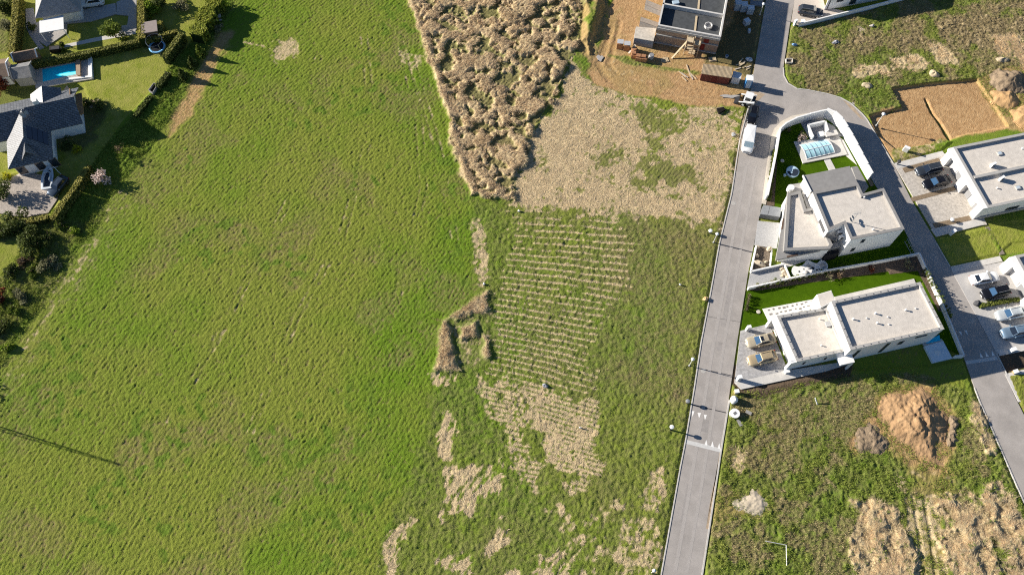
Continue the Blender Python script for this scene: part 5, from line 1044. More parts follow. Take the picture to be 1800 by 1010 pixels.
PARA = mat('pale_parapet', (.56,.54,.51), .9, .08, 2)
for nm, a, b in (('parapet', sh[0], sh[1]), ('parapet', sh[1], sh[2]), ('parapet', sh[2], sh[3]), ('parapet', sh[3], sh[0]), ('parapet', Q0+nn_*5.2, Q1+nn_*5.2)):
    a, b = np.array(a), np.array(b); c_ = (np.mean(sh, 0)); d_ = (b-a)/np.linalg.norm(b-a); off = np.array((-d_[1], d_[0])); off = off if off@(c_-a) > 0 else -off; o_ = off*.16
    part(nm, MB().bar((*(a+o_+d_*.01), zs-.48), (*(b+o_-d_*.33), zs-.48), .32, .96), PARA, S)
for zz in (2.35, .25): part('slab_band', MB().bar((*(Q0-nn_*.04), zz), (*(Q1-nn_*.04), zz), .3, .22), CONC, S)
part('slab_band', MB().bar((*(Q0-nn_*.05), zs-.72), (*(Q1-nn_*.05), zs-.72), .25, .5), CONC, S)
for s, z0, z1 in ((.07,.3,.9),): part('vent_opening', MB().box((*(Q0+u*LS*.5), .12), (LS*.75, .2, .25), math.atan2(u[1],u[0])), DKM, S)
for s, z0, z1, wd in ((.80,2.5,3.9,.9),(.76,.5,2.0,.9)): part('red_brick_patch', MB().box((*(Q0+u*LS*s-nn_*.02), (z0+z1)/2), (wd, .12, z1-z0), math.atan2(u[1],u[0])), mat('red_brick', (.20,.04,.03), .9, .3, 8), S)
tk = Q0+u*LS*.78+nn_*2.6; part('roof_hatch', MB().lathe((*tk, zs-.86), [(.75,0),(.75,.5),(.62,.5),(.62,.05),(0,.06)], 8), PARA, S)
part('roof_hatch', MB().box((*(Q0+u*LS*.20+nn_*6.6), zs-.6), (1.2,.8,.5), .2), mat('pale_blue_tarp', (.40,.50,.58)), S)
WOOD = mat('raw_timber', (.56,.45,.30), .8, .15, 5)
plank('long raw timber prop leaning on the brick shell front', (*(Q0+u*LS*.33-nn_*3.0), .1), (*(Q0+u*LS*.52-nn_*.25), 2.6), .28, .1, WOOD)
for a, b, lb in ((.56,.58,'timber walkway board across the upper roof bay of the shell'),(.57,.59,'timber board laid across the lower roof bay of the shell')):
    y0, y1 = (5.6, 8.6) if lb.startswith('timber walkway') else (.9, 4.6); plank(lb, (*(Q0+u*LS*a+nn_*y1), zs-.78), (*(Q0+u*LS*b+nn_*y0), zs-.78), .35, .06, WOOD)
sc = thing('scaffold', 'timber scaffold with pale platforms against the front of the brick shell', 'scaffold', (*(Q0+u*LS*.6-nn_*.9), 0)); rz = math.atan2(u[1], u[0])
for s, z in ((.55,3.5),(.67,3.1),(.58,1.6),(.62,.5)): part('platform', MB().box((*(Q0+u*LS*s-nn_*.9), z), (1.15,1.3,.1), rz), WOOD, sc)
for s in (.50,.62,.71):
    for o_ in (.35, 1.5): part('post', MB().tube([(*(Q0+u*LS*s-nn_*o_), 0), (*(Q0+u*LS*s-nn_*o_), 3.9)], .06, 6), WOOD, sc)
for z in (1.2, 2.2): part('rail', MB().bar((*(Q0+u*LS*.5-nn_*1.58), z), (*(Q0+u*LS*.71-nn_*1.58), z), .06, .1), WOOD, sc)
# concrete wing walls and the grey block
for px, z, lb in (([(1136,0),(1166,12),(1164,20),(1134,8)],1.4,'upper grey concrete wing wall beside the brick shell'),([(1127,30),(1157,40),(1155,47),(1125,37)],1.5,'lower grey concrete wing wall beside the brick shell')):
    q = GP(px, z); t = thing('retaining_wall', lb, 'wall', cen(q)); part('wall_run', MB().prism(q, -.2, z-.08), CONC, t); part('top_course', MB().prism(inset(q, -.03), z-.08, z), mat('wall_top', (.30,.26,.22), .9, .2, 3), t)
q = GP([(1118,47),(1154,50),(1149,73),(1115,67)], 1.9); gb = thing('concrete_block', 'big grey concrete chamber with a pale top at the corner of the shell', 'concrete block', cen(q)); part('wall_run', MB().prism(q, -.2, 1.8), mat('blue_grey_concrete', (.32,.33,.35), .9, .1, 2), gb); part('top_slab', MB().prism(inset(q, .02), 1.8, 1.92), mat('sandy_slab', (.52,.47,.40), .95, .2, 2), gb)
# pallets of bricks: one built, the rest copied
PLW = mat('pallet_wood', (.40,.31,.20), .9, .2, 5)
def brick_pallet(label, h=1.1, sheetm=None):
    t = thing('brick_pallet', label, 'brick pallet', (0,0,0), 'brick pallets in the earth yard'); pl_ = MB()
    for k in (-.45, 0, .45): pl_.box((0, k, .05), (1.2, .1, .1))
    for k in range(5): pl_.box((-.5+.25*k, 0, .12), (.14, 1.0, .03))
    part('pallet', pl_, PLW, t); part('brick_stack', MB().box((0, 0, .135+h/2), (1.12, .96, h)), BRICK, t); part('top_layer', MB().box((-.14, .1, .135+h+.12), (.8,.7,.24)), BRICK, t)
    if sheetm: part('cover_sheet', MB().box((0, 0, .135+h+.26), (1.15,1.0,.05)), sheetm, t)
    return t
SHT = mat('grey_sheet', (.45,.46,.48), .4, .15, 4)
p1 = brick_pallet('orange brick pallet under a grey sheet, leftmost in the yard row', 1.3, SHT); p1.location = (*G(1089,84), 0); p1.rotation_euler = (0,0,-.15)
p2 = brick_pallet('brick pallet with a bare top standing lowest in the yard row', .9); p2.location = (*G(1131,107), 0); p2.rotation_euler = (0,0,-.2)
copy_thing(p1, (*G(1101,87), 0), -.1, 'orange brick pallet under a grey sheet, right beside the leftmost one', 'brick pallets in the earth yard')
for px, rz_, lb in (((1115,94),.5,'brick pallet with a board leaning on it in the middle of the yard row'),((1114,101),-.1,'pale orange brick pallet just above the grass strip'),((1122,106),-.2,'half used brick pallet between two stacks above the grass strip')): copy_thing(p2, (*G(*px), 0), rz_, lb, 'brick pallets in the earth yard')
plank('pale board leaning diagonally on the brick pallets', g3(1105,94,.2), g3(1117,79,1.5), .3, .07, PW)
tk_ = thing('water_butt', 'grey round barrel beside the brick pallets', 'barrel', (*G(1144,103), 0)); part('barrel', MB().lathe((*G(1144,103), 0), [(.42,0),(.5,.4),(.5,.7),(.42,1.0),(.0,1.02)], 16), mat('barrel_grey', (.38,.38,.38), .6, .15, 3), tk_, True); part('lid', MB().lathe((*G(1144,103), 1.02), [(.43,0),(.43,.05),(0,.06)], 16), mat('barrel_lid', (.25,.25,.26)), tk_)
for px, lb, r in (((1168,106),'loose wooden pallet lying by the grass strip',.2),((1252,105),'brown wooden pallet leaning near the scaffold foot',.1)):
    t = thing('wooden_pallet', lb, 'pallet', (*G(*px), 0)); m_ = MB()
    for k in range(6): m_.box((*(G(*px)+np.array((-.6+.24*k, 0))), .14), (.16,1.0,.03), 0)
    part('top_boards', m_, WOOD, t); m_ = MB()
    for k in (-.42, 0, .42): m_.box((*(G(*px)+np.array((0, k))), .06), (1.3,.1,.1), 0)
    part('bearers', m_, PLW, t); t.rotation_euler = (0,0,r)
# red container with a corrugated roof
CORR = wave_mat('corrugated_sheet', (.47,.37,.24), (.30,.22,.13), 1.4, .17, .6); RUST = wave_mat('dark_red_sheet', (.19,.045,.035), (.09,.02,.018), 1.2, .17, .7)
q = GP([(1235.5,115.5),(1287,121.5),(1285,137.5),(1232.5,129.5)], 2.1); ct = thing('site_hut', 'dark red site hut with a tan corrugated lean roof', 'hut', cen(q)); part('wall', MB().prism(inset(q, .12), -.1, 1.98, zs=None), RUST, ct)
q = ccw(q); cz = [2.12+(.5 if (p[1]-np.mean([a[1] for a in q])) > 0 else 0) for p in q]; part('roof', MB().prism(q, 2.0, 2.2, bottom=True, zs=cz), CORR, ct)
fr = GP([(1232.5,129.5),(1285,137.5)], 2.1); a, b = np.array(fr[0]), np.array(fr[1]); d_ = (b-a)/np.linalg.norm(b-a); part('door', MB().box((*(a+d_*2.6+np.array((d_[1], -d_[0]))*-.10), 1.0), (.9,.06,1.8), math.atan2(d_[1],d_[0])), mat('hut_door', (.13,.035,.03), .7, .2, 4), ct)
t = thing('site_cabin', 'white boxy site cabin squeezed between the red hut and the street', 'cabin', (*G(1296,134), 0)); q = GP([(1289,125),(1304,129),(1302,139),(1287,136)], 1.7); part('wall', MB().prism(inset(q, .05), 0, 1.65), mat('cabin_white', (.62,.64,.66), .6, .06, 3), t); part('roof', MB().prism(q, 1.65, 1.75), mat('cabin_roof', (.58,.60,.62), .6, .1, 3), t)
lb_ = 'portable toilet with a white roof and blue walls at the street edge'; pc = G(1313,151); t = thing('portable_toilet', lb_, 'portable toilet', (*pc, 0)); part('wall', MB().box((*pc, 1.1), (1.15,1.15,2.1), -.12), mat('toilet_blue', (.05,.22,.50), .4, .08, 4), t); part('roof', MB().box((*pc, 2.22), (1.2,1.2,.16), -.12), WHM, t); part('door', MB().box((pc[0]-.06, pc[1]-.60, 1.1), (.8,.05,1.9), -.12), mat('toilet_door', (.45,.58,.70), .4, .1, 4), t); part('vent_pipe', MB().tube([(pc[0]+.4,pc[1]+.4,2.2),(pc[0]+.4,pc[1]+.4,2.6)], .06, 8), WHM, t)
# skid loader
lc = np.array(G(1311,181)); ld = thing('skid_loader', 'small white skid loader with black tyres at the mouth of the earth track', 'loader', (0,0,0))
part('body', MB().prism([(-1.2,-.6),(.5,-.6),(.5,.6),(-1.2,.6)], .35, 1.15, bottom=True).box((-.95,0,1.25),(.5,1.1,.5)), WHP, ld); part('engine_cover', MB().box((-.95,0,1.52),(.5,1.0,.05)), DKM, ld)
cb_ = MB()
for x_ in (-.6, .35):
    for y_ in (-.5, .5): cb_.tube([(x_, y_, 1.1), (x_, y_, 2.0)], .05, 6)
part('cab_frame', cb_, WHP, ld)['kind'] = 'stuff'; part('cab_roof', MB().box((-.1,0,2.05),(1.2,1.2,.1)), WHP, ld); part('cab_glass', MB().box((-.1,0,1.5),(.8,.9,.9)), CGL, ld)
for y_ in (-.78, .78): part('lift_arm', MB().bar((-1.2,y_,1.5),(1.1,y_,.7),.12,.18), WHP, ld)
part('bucket', MB().add([(1.1,-.9,.1),(1.8,-.9,.08),(1.2,-.9,.75),(1.1,.9,.1),(1.8,.9,.08),(1.2,.9,.75)],[(0,1,2),(5,4,3),(0,3,4,1),(0,2,5,3)]), DKM, ld)
for x_ in (-.75,.35):
    for y_ in (-.75,.75): w_ = part('wheel', MB().tube([(x_,y_-.15,.42),(x_,y_+.15,.42)],.42,16), TYRE, ld); part('rim', MB().tube([(x_,y_-.17,.42),(x_,y_+.17,.42)],.2,12), WHM, w_)
ld.location = (*lc, .02); ld.rotation_euler = (0,0,2.75); ld.scale = (1.15,1.15,1.1)
# wrapped stone pallets in the shade of the shell
def wrapped(label):
    t = thing('wrapped_pallet', label, 'pallet', (0,0,0), 'wrapped pallets beside the street'); m_ = MB()
    for k in (-.4, 0, .4): m_.box((0, k, .06), (1.1,.1,.12))
    part('pallet', m_, PLW, t); part('block_stack', MB().box((0,0,.62),(1.05,.95,1.0)), mat('wrapped_blocks', (.40,.46,.52), .35, .2, 3), t); part('cover_sheet', MB().box((0,0,1.14),(1.07,.97,.04)), mat('film_sheet', (.55,.60,.65), .25, .15, 5), t); return t
w0 = wrapped('tall wrapped pallet nearest the shell in the group of three'); w0.location = (*G(1294,17),0); w0.scale = (1.1,1.2,1.7)
for px, sc_, rz_, lb in (((1305,19),(1.1,1.2,1.6),.0,'middle wrapped pallet of the group of three near the street'),((1317,23),(1.15,1.15,1.3),-.1,'wrapped pallet closest to the street lamp in the group of three'),((1311,43),(1.0,1.0,1.0),.5,'single wrapped pallet standing turned on its own in the shaded yard'),((1316,57),(.4,.7,.6),0,'narrow pale wrapped crate standing alone in the dark yard')): copy_thing(w0, (*G(*px),0), rz_, lb, 'wrapped pallets beside the street', sc_)
t = thing('flat_stack', 'low dark stack of sheets at the top edge of the site yard', 'stack', (*G(1332,4),0)); part('sheets', MB().prism(GP([(1320,-8),(1342,-6),(1340,13),(1318,10)]), 0, .35), mat('dark_sheets', (.20,.22,.25), .6, .15, 3), t); part('batten', MB().bar((*G(1322,3),.39),(*G(1340,5),.39),.1,.08), WOOD, t)
for k, (px, r, lb, col) in enumerate((((1277,101),.3,'pale blue bucket at the shaded corner of the shell',(.4,.5,.6)),((1316,106),.45,'crumpled pale tarp bundle at the bottom of the shaded yard',(.5,.56,.62)))):
    t = tag(mesh_obj('bucket' if k == 0 else 'tarp', MB().lathe((0,0,0),[(r*.8,0),(r,.5),(r*.9,.52),(r*.75,.1),(0,.11)],14) if k == 0 else MB().blob((0,0,.2),(r*1.3,r,.4),4,rough=.3), mat('pale_plastic_%s' % ('a' if k else 'b'), col, .5, .1, 3)), lb, 'bucket' if k == 0 else 'tarp'); t.location = (*G(*px),0)
rg = random.Random(12)
for k in range(14):
    a = G(rg.uniform(1205,1232), rg.uniform(130,146)) if k < 6 else G(rg.uniform(1290,1312), rg.uniform(112,124)); L_ = rg.uniform(1.2,3.2) if k < 6 else rg.uniform(.6,1.8); an = (2.1 if k < 6 else .6)+rg.uniform(-.35,.35)
    plank('rough timber board dropped on the earth left of the red hut' if k < 6 else 'scrap board in the rubbish heap behind the white site cabin', (*a, .12+.05*k/14), (a[0]+L_*math.cos(an), a[1]+L_*math.sin(an), .12+.05*k/14), .2, .05, WOOD if k % 3 else PW, 'boards dropped beside the red hut' if k < 6 else 'scrap boards behind the site cabin')
t = thing('black_box', 'open black box lying in the dry grass below the earth track', 'box', (*G(1267,194),0)); q = GP([(1260,190),(1272,188),(1276,192),(1264,199)],.5); part('body', MB().prism(q,0,.5), mat('box_black', (.015,.013,.012), .7, .2, 3), t); part('rim', MB().bar((*q[0],.52),(*q[1],.52),.1,.06), mat('box_rim', (.3,.24,.18)), t)
for px, rx, ry in (((1281,170),1.5,.42),((1054,103),.55,.8)):
    c_ = G(*px); ring = [(c_[0]+rx*(1+.25*math.sin(3*a+1)+.15*math.sin(5*a))*math.cos(a), c_[1]+ry*(1+.25*math.cos(2*a)+.2*math.sin(4*a))*math.sin(a)) for a in np.linspace(0, 6.28, 29)[:-1]]
    struct('puddle', MB().prism(ring, -.2, .13), mat('puddle_water', (.40,.38,.36), .06, .1, 2, spec=.5))

# ------------------------------------------------------------------ earth heaps
EARTH = mat('turned_earth', (.43,.275,.15), .95, .3, .9, .7, 4, alt=(.30,.185,.095)); EARTH2 = mat('dull_earth', (.24,.18,.12), .95, .3, .9, .9, 6); SANDY = mat('orange_sand', (.46,.29,.14), .95, .15, 1, .7, 8); SANDP = mat('pale_sand', (.52,.44,.33), .95, .12, 1.5, .4, 20)
def heap(name, label, cat, pts, h, m, seed=0, lump=.5, peak=None):
    """a soil heap: a fine grid over its outline, rising inwards, broken by clods"""
    P_ = GP(pts); A_ = np.array(P_); lo, hi = A_.min(0), A_.max(0); st = .16; gx, gy = np.meshgrid(np.arange(lo[0]-.3, hi[0]+.3, st), np.arange(lo[1]-.3, hi[1]+.3, st)); x, y = gx.ravel(), gy.ravel()
    s = -sdf(P_, x, y, 3)+(fbm(x, y, 1.2, seed, 2)-.5)*.9; s = s+lump*1.6*(fbm(x, y, 2.6, seed+9, 2)-.5); e = np.clip(s/(2.9*max(h,.6)**.6), 0, 1); z = h*(e**.9)*(1-lump*.6+lump*1.1*fbm(x, y, 2.4, seed+3, 3))+lump*.40*(vn(x, y, .36, seed+5)-.4)*ss(0, .3, s)+lump*.45*(np.abs(2*vn(x, y, 1.4, seed+6)-1)-.3)+lump*.25*(vn(x, y, .7, seed+7)-.5)*ss(0, .3, s)
    if peak is not None: pp = np.array(G(*peak)); z = z*(.45+.75*np.exp(-((x-pp[0])**2+(y-pp[1])**2)/14))
    z = np.where(s > -.25, z, -.3); ny_, nx_ = gx.shape; ok = (s > -.5).reshape(ny_, nx_); cl_ = ok[:-1,:-1] & ok[1:,:-1] & ok[:-1,1:] & ok[1:,1:]; ii = np.arange(ny_*nx_).reshape(ny_, nx_)
    qd = np.stack([ii[:-1,:-1][cl_], ii[:-1,1:][cl_], ii[1:,1:][cl_], ii[1:,:-1][cl_]], 1); us = np.unique(qd); rm = np.full(ny_*nx_, -1); rm[us] = np.arange(len(us))
    c_ = A_.mean(0); t = thing(name, label, cat, (*c_, 0)); mb = MB(); mb.v = [tuple(v) for v in np.stack([x[us], y[us], z[us]+.02], 1)]; mb.f = [tuple(q_) for q_ in rm[qd]]; mb.m = [0]*len(mb.f)
    part('heap', mb, m, t); return t
heap('soil_mound', 'big orange brown soil mound with broken clods on the lower right plot', 'soil mound', [(1545,695),(1562,686),(1590,690),(1612,682),(1640,690),(1650,712),(1668,735),(1664,770),(1650,790),(1658,818),(1630,812),(1600,790),(1568,770),(1545,740)], 1.15, EARTH, 3, .5, (1615,735))
heap('soil_mound', 'small dull brown soil mound left of the big orange mound', 'soil mound', [(1508,752),(1530,742),(1556,758),(1568,780),(1548,800),(1515,803),(1498,785)], .5, EARTH2, 8, .4)
heap('soil_mound', 'low grassy lump of earth on the shaded side of the big mound', 'soil mound', [(1664,720),(1682,738),(1686,768),(1670,785),(1662,760)], 1.1, EARTH2, 18, .8)
heap('soil_mound', 'tall dull grey brown heap beside the earth pit', 'soil mound', [(1738,132),(1752,124),(1785,122),(1806,135),(1800,160),(1778,168),(1755,165),(1742,150)], 2.8, EARTH2, 13, .35)
heap('soil_mound', 'smooth orange sand heap between the dull heap and the house', 'soil mound', [(1738,162),(1772,155),(1782,160),(1792,180),(1780,194),(1762,190),(1746,178)], 1.9, SANDY, 14, .12)
heap('soil_mound', 'orange sand heap cut by the right edge above the house roof', 'soil mound', [(1774,196),(1800,186),(1850,182),(1850,225),(1800,224),(1780,216)], 1.7, SANDY, 15, .12)
heap('sand_pile', 'small pale sand pile in the grass beside the left street', 'sand pile', [(1290,882),(1325,855),(1334,862),(1350,888),(1338,906),(1308,902)], .35, SANDP, 16, .2)
for k, (px, s_, lb) in enumerate((((1641,131),(1.0,.75,.7),'pale rounded hay coloured heap above the top edge of the pit'),((1524,151),(1.0,.6,.55),'pale dry heap on the grass beside the street bend'),((1512,50),(1.2,.9,.12),'flat pale sand spot below the long white fence wall'),((1761,106),(1.1,.7,.5),'pale dry heap above the tall dull soil heap'))):
    o = mesh_obj('dry_heap', MB().blob((0,0,0),(1,1,1),k+40,12,.22,0,-.1), mat('dry_heap', (.50,.41,.28), .95, .25, 3, .9, 12), None, True); o.location = (*G(*px),.0); o.scale = s_; tag(o, lb, 'heap')

# ------------------------------------------------------------------ street lamps and posts
def lamp_post(label, base, h=3.0, r=.28):
    b = G(*base); t = thing('street_lamp', label, 'street lamp', (0,0,0), 'street lamps along the two streets'); part('pole', MB().tube([(0,0,0),(0,0,h-.15)],[.075,.05],8), mat('pale_pole', (.55,.54,.50), .5, .1, 3), t); part('lamp_head', MB().lathe((0,0,h-.2),[(.1,0),(r,.12),(r,.2),(r*.75,.30),(.0,.34)],18), mat('lamp_white', (.78,.80,.82), .3, .04, 2), t, True); part('base_plate', MB().lathe((0,0,0),[(.16,0),(.16,.12),(.07,.16)],10), STEEL, t); t.location = (*b, 0); return t
l0 = lamp_post('street lamp at the verge opposite the concrete parking pad', (1254,426))
for base, s, lb in (((1211.5,642.5),1,'street lamp at the verge opposite the gold cars'),((1540,221),1.15,'street lamp at the edge of the brown earth pit'),((1335,27),1.0,'street lamp beside the wrapped pallets in the shade'),((1145,1006),.9,'street lamp at the bottom edge of the view')): copy_thing(l0, (*G(*base),0), 0, lb, 'street lamps along the two streets', s)
def post(name, label, base, h, top, cat='post'):
    b = G(*base); t = thing(name, label, cat, (*b,0)); part('pole', MB().tube([(*b,0),(*b,h)],.12,8), DKM, t); part('cap', MB().lathe((*b,h),[(.30,0),(.34,.1),(.28,.25),(0,.3)],14), top, t); return t
post('bollard_lamp', 'white capped bollard lamp on the left verge above the speed table', (1178,755), 1.5, WHM, 'bollard lamp')
post('marker_post', 'thin grey marker post on the verge above the speed table', (1207,708), .9, STEEL)
post('bollard_lamp', 'white capped bollard lamp on the verge left of the street lamp', (1247,410), .8, WHM, 'bollard lamp'); post('bollard_lamp', 'dark bollard lamp at the mouth of the driveway with the dark cars', (1577,289), .8, DKM, 'bollard lamp')
post('bollard_lamp', 'white ball lamp in the lower gravel strip of the paved driveway', (1671,389), .5, WHM, 'bollard lamp')
def cabinet(label, base, size, m, rot=.2, cat='cabinet', name='meter_cabinet'):
    b = G(*base); t = thing(name, label, cat, (*b,0)); part('casing', MB().box((*b,size[2]/2),size,rot), m, t); part('cap', MB().box((*b,size[2]+.04),(size[0]+.08,size[1]+.08,.08),rot), WHM, t); part('door', MB().box((b[0]-math.sin(-rot)*(size[1]/2)*1+0, b[1]-math.cos(rot)*(size[1]/2+.005), size[2]*.5),(size[0]*.8,.03,size[2]*.75),rot), mat('cabinet_door', (.6,.6,.59), .6, .05, 3), t); return t
cabinet('white meter pillar at the lawn corner above the gold cars', (1313,580), (.55,.4,1.5), WHITE); cabinet('white gate pillar with a long shadow on the pale path', (1297,667), (.5,.5,1.5), WHITE)
cabinet('white sign box tilted on the dry verge by the right street', (1590,266), (.9,.4,1.2), WHM, -.5); cabinet('white meter box on the small lawn by the right street', (1672,411), (.8,.5,1.0), WHM, .6); cabinet('pale box on the dark soil bed in the shade at the right edge', (1777,617), (.7,.5,1.0), WHM, .3)
cabinet('tan wooden box at the lower end of the dark soil bed', (1783,654), (.7,.5,.5), mat('tan_wood', (.42,.30,.17), .8, .15, 4), .3, 'box', 'wooden_box'); cabinet('white gate pillar at the start of the long fence wall', (1396,45), (.5,.35,1.4), WHITE, .5); cabinet('small cream box beside the top right fence wall', (1410,41), (.6,.5,.7), mat('cream_box', (.55,.47,.38), .8, .1, 3), .3, 'box', 'wooden_box')
cabinet('white air unit box at the front corner of the gold car house', (1382,654), (.6,.5,.7), WHM, .2, 'box'); cabinet('tan parcel box on the pavement left of the bark bed', (1293,690), (.6,.5,.9), mat('tan_wood', (.42,.30,.17)), .1, 'box', 'wooden_box')
sk = thing('bulk_bag', 'white bulk bag standing beside the left street', 'bulk bag', (*G(1289,705),0)); part('bag', MB().blob((*G(1289,704),.5),(.62,.6,.72),5,10,.1,0,-.7), mat('bag_white', (.74,.74,.73), .8, .06, 5), sk, True); part('strap', MB().tube([(*(G(1289,704)+np.array((-.3,0))),1.1),(*G(1289,704),1.4),(*(G(1289,704)+np.array((.3,0))),1.1)],.04,6), WHM, sk)
dr = thing('cable_drum', 'white round cable drum lying on its side by the left street', 'cable drum', (*G(1290,728),0)); c_ = G(1290,728); part('flange', MB().lathe((*c_,.0),[(.75,0),(.75,.1),(0,.11)],18), WHM, dr); part('core', MB().lathe((*c_,.1),[(.4,0),(.4,.5)],14), mat('cable_dark', (.05,.05,.05)), dr); part('flange', MB().lathe((*c_,.6),[(.75,0),(.75,.1),(.2,.11),(.2,.02),(0,.02)],18), WHM, dr); part('label_plate', MB().box((*c_,.72),(.5,.4,.02),.6), mat('cable_grey', (.18,.18,.18)), dr)
plank('grey board dropped in the grass by the cable drum', g3(1297,737,.15), g3(1303,748,.15), .5, .08, mat('grey_boards', (.3,.29,.27))); plank('second grey board right of the cable drum', g3(1311,722,.2), g3(1321,727,.2), .5, .08, mat('grey_boards', (.3,.29,.27)))
pp = thing('pipe_frame', 'thin white L shaped pole standing in the lower right grass', 'pole', (*G(1383,995),0)); part('upright', MB().tube([g3(1383,996,.1),g3(1382,957,.7)],.05,8), WHM, pp); part('crossbar', MB().tube([g3(1382,957,.7),g3(1345,950,.7)],.05,8), mat('grey_pipe', (.5,.5,.5)), pp)
wp_ = thing('stake', 'short white stake standing in the grass below the bark bed', 'stake', (*G(1436,711),0)); part('stake', MB().bar(g3(1437,711,.0),g3(1433,699,1.0),.14,.1), WHM, wp_)
for px, r, col, lb in (((1240,526),.42,(.60,.42,.22),'orange plastic bag dropped on the verge of the left street'),((1195,501),.16,(.7,.7,.7),'scrap of white plastic in the meadow near the street'),((958,678),.35,(.32,.32,.36),'grey plastic litter at the top of the stubble patch'),((1020,752),.15,(.8,.8,.8),'white scrap of plastic in the stubble patch'),((1289,238),.4,(.35,.35,.35),'grey plastic litter on the verge beside the white van'),((1396,80),.35,(.2,.35,.6),'blue plastic scrap at the edge of the top right plot'),((1468,76),.5,(.32,.32,.34),'grey rubble lump in the grass of the top right plot'),((851,500),.22,(.6,.58,.58),'pale plastic scrap on the field border near the reed thicket'),((1532,47),.35,(.55,.5,.45),'pale stone below the long white fence wall'),((912,372),.2,(.7,.68,.66),'white scrap at the lower corner of the cut straw')):
    o = mesh_obj('litter', MB().blob((0,0,.1),(r*1.2,r*.8,.25),int(px[0]),8,.35,0,-.3), mat('litter_%s' % len(MATS), col, .6, .2, 6)); o.location = (*G(*px),.12); tag(o, lb, 'litter')
fq = thing('manhole_frame', 'white square shaft frame in the dark soil by the upper street', 'shaft frame', (*G(1387,106),0)); m_ = MB(); q = GP([(1382,103),(1393,103),(1393,110),(1382,110)],.4)
for k in range(4): m_.bar((*q[k],.25),(*q[(k+1) % 4],.25),.12,.4)
part('frame', m_, mat('pale_shaft', (.6,.55,.48)), fq); part('shaft', MB().prism(inset(q,.1),0,.15), DKM, fq)
for px, lb in (((1333,548),'round pale stone slab in the lawn above the gold cars'),((1375,283),'pale round stone in the shaded lawn of the pool garden')):
    t = tag(mesh_obj('stepping_stone', MB().lathe((*G(*px),.0),[(.32,0),(.34,.1),(.3,.14),(0,.15)],16), mat('pale_stone', (.55,.5,.43), .9, .1, 4)), lb, 'stone')
lr = thing('street_gate', 'grey steel gate frame by the right street at the corner house', 'gate', (*G(1594,434),0)); m_ = MB()
for k in range(5): m_.bar((*G(1590+k*2.6,427+k*5),.1),(*G(1590+k*2.6,427+k*5),1.2),.05,.05)
m_.bar((*G(1589,425),1.2),(*G(1603,451),1.2),.06,.06); m_.bar((*G(1589,425),.2),(*G(1603,451),.2),.06,.06); part('gate_leaf', m_, STEEL, lr)
# ================================================================== HEDGES, TREES, SHRUBS
def leafmat(nm, c, alt=None, isl=.35): return mat(nm, c, .6, .3, .8, island=isl, alt=alt, spec=.1, transl=.3)
def leaf_quads(p, s, up=.6, rng=None, ups=None):
    """one small diamond leaf clump per point, size s, facing roughly upwards or outwards"""
    n = len(p); nv = rng.normal(0, 1, (n, 3)); nv[:, 2] += up*2 if ups is None else ups; nv /= np.linalg.norm(nv, axis=1)[:, None]
    a = np.cross(nv, rng.normal(0, 1, (n, 3))); a /= np.linalg.norm(a, axis=1)[:, None]; b = np.cross(nv, a); sz = (s*rng.uniform(.6, 1.4, n))[:, None]
    return np.stack([p-a*sz, p+b*sz*.6, p+a*sz, p-b*sz*.6], 1).reshape(-1, 3)
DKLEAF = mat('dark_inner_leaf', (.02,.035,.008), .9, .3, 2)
def hedge(label, pts, wd, h, m, seed=0, dens=42, bumpy=.0, s=.17):
    P_ = GP(pts, h); rng = np.random.default_rng(seed+50); t = thing('hedge', label, 'hedge', (*P_[0],0)); mb = MB(); out = []
    for k in range(len(P_)-1):
        a, b = np.array(P_[k]), np.array(P_[k+1]); mb.bar((*a,h*.5-.12),(*b,h*.5-.12),wd*.86,h*.93); L_ = np.linalg.norm(b-a); d_ = (b-a)/L_; nn = np.array((-d_[1],d_[0]))
        def side(n, f):
            x = rng.uniform(0, L_, n); u_, z_ = f(n); jag = 1+bumpy*np.sin(x*2.4+seed)*.5+bumpy*(vn(x, u_*0, .9, seed)-.5); u_ = u_*jag; z_ = z_*(1+bumpy*.35*(vn(x, u_*0, 1.1, seed+1)-.5)); xy = a+np.outer(x, d_)+np.outer(u_, nn); return np.column_stack([xy, z_+rng.normal(0,.05,n)])
        out.append(side(int(L_*wd*dens*2.2), lambda n: (rng.uniform(-wd/2, wd/2, n), np.full(n, h))))
        for sg in (-1, 1): out.append(side(int(L_*h*dens*.75), lambda n: (np.full(n, sg*wd/2)+rng.normal(0,.05,n), rng.uniform(0, h, n))))
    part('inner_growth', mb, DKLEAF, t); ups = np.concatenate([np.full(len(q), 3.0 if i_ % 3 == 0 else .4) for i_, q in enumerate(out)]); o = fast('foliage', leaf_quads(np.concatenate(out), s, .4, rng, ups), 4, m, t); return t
HG1 = leafmat('hedge_olive', (.34,.30,.07), (.24,.23,.05)); HG2 = leafmat('hedge_bright', (.33,.34,.05), (.21,.25,.03)); HG3 = leafmat('hedge_dark', (.12,.14,.035), (.08,.10,.02)); HG4 = leafmat('hedge_mid', (.24,.24,.06), (.16,.17,.035))
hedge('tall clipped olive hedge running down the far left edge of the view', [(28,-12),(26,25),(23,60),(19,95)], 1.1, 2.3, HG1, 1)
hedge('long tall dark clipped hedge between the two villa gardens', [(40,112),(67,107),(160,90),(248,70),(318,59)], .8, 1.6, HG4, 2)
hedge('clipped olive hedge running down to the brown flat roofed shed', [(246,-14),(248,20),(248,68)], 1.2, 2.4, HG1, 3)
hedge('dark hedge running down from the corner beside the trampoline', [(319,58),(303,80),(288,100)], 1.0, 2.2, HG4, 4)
hedge('big bright conifer hedge along the field side of the upper garden', [(380,-6),(362,22),(343,60)], 2.6, 2.6, HG2, 5, 40, .35, .24)
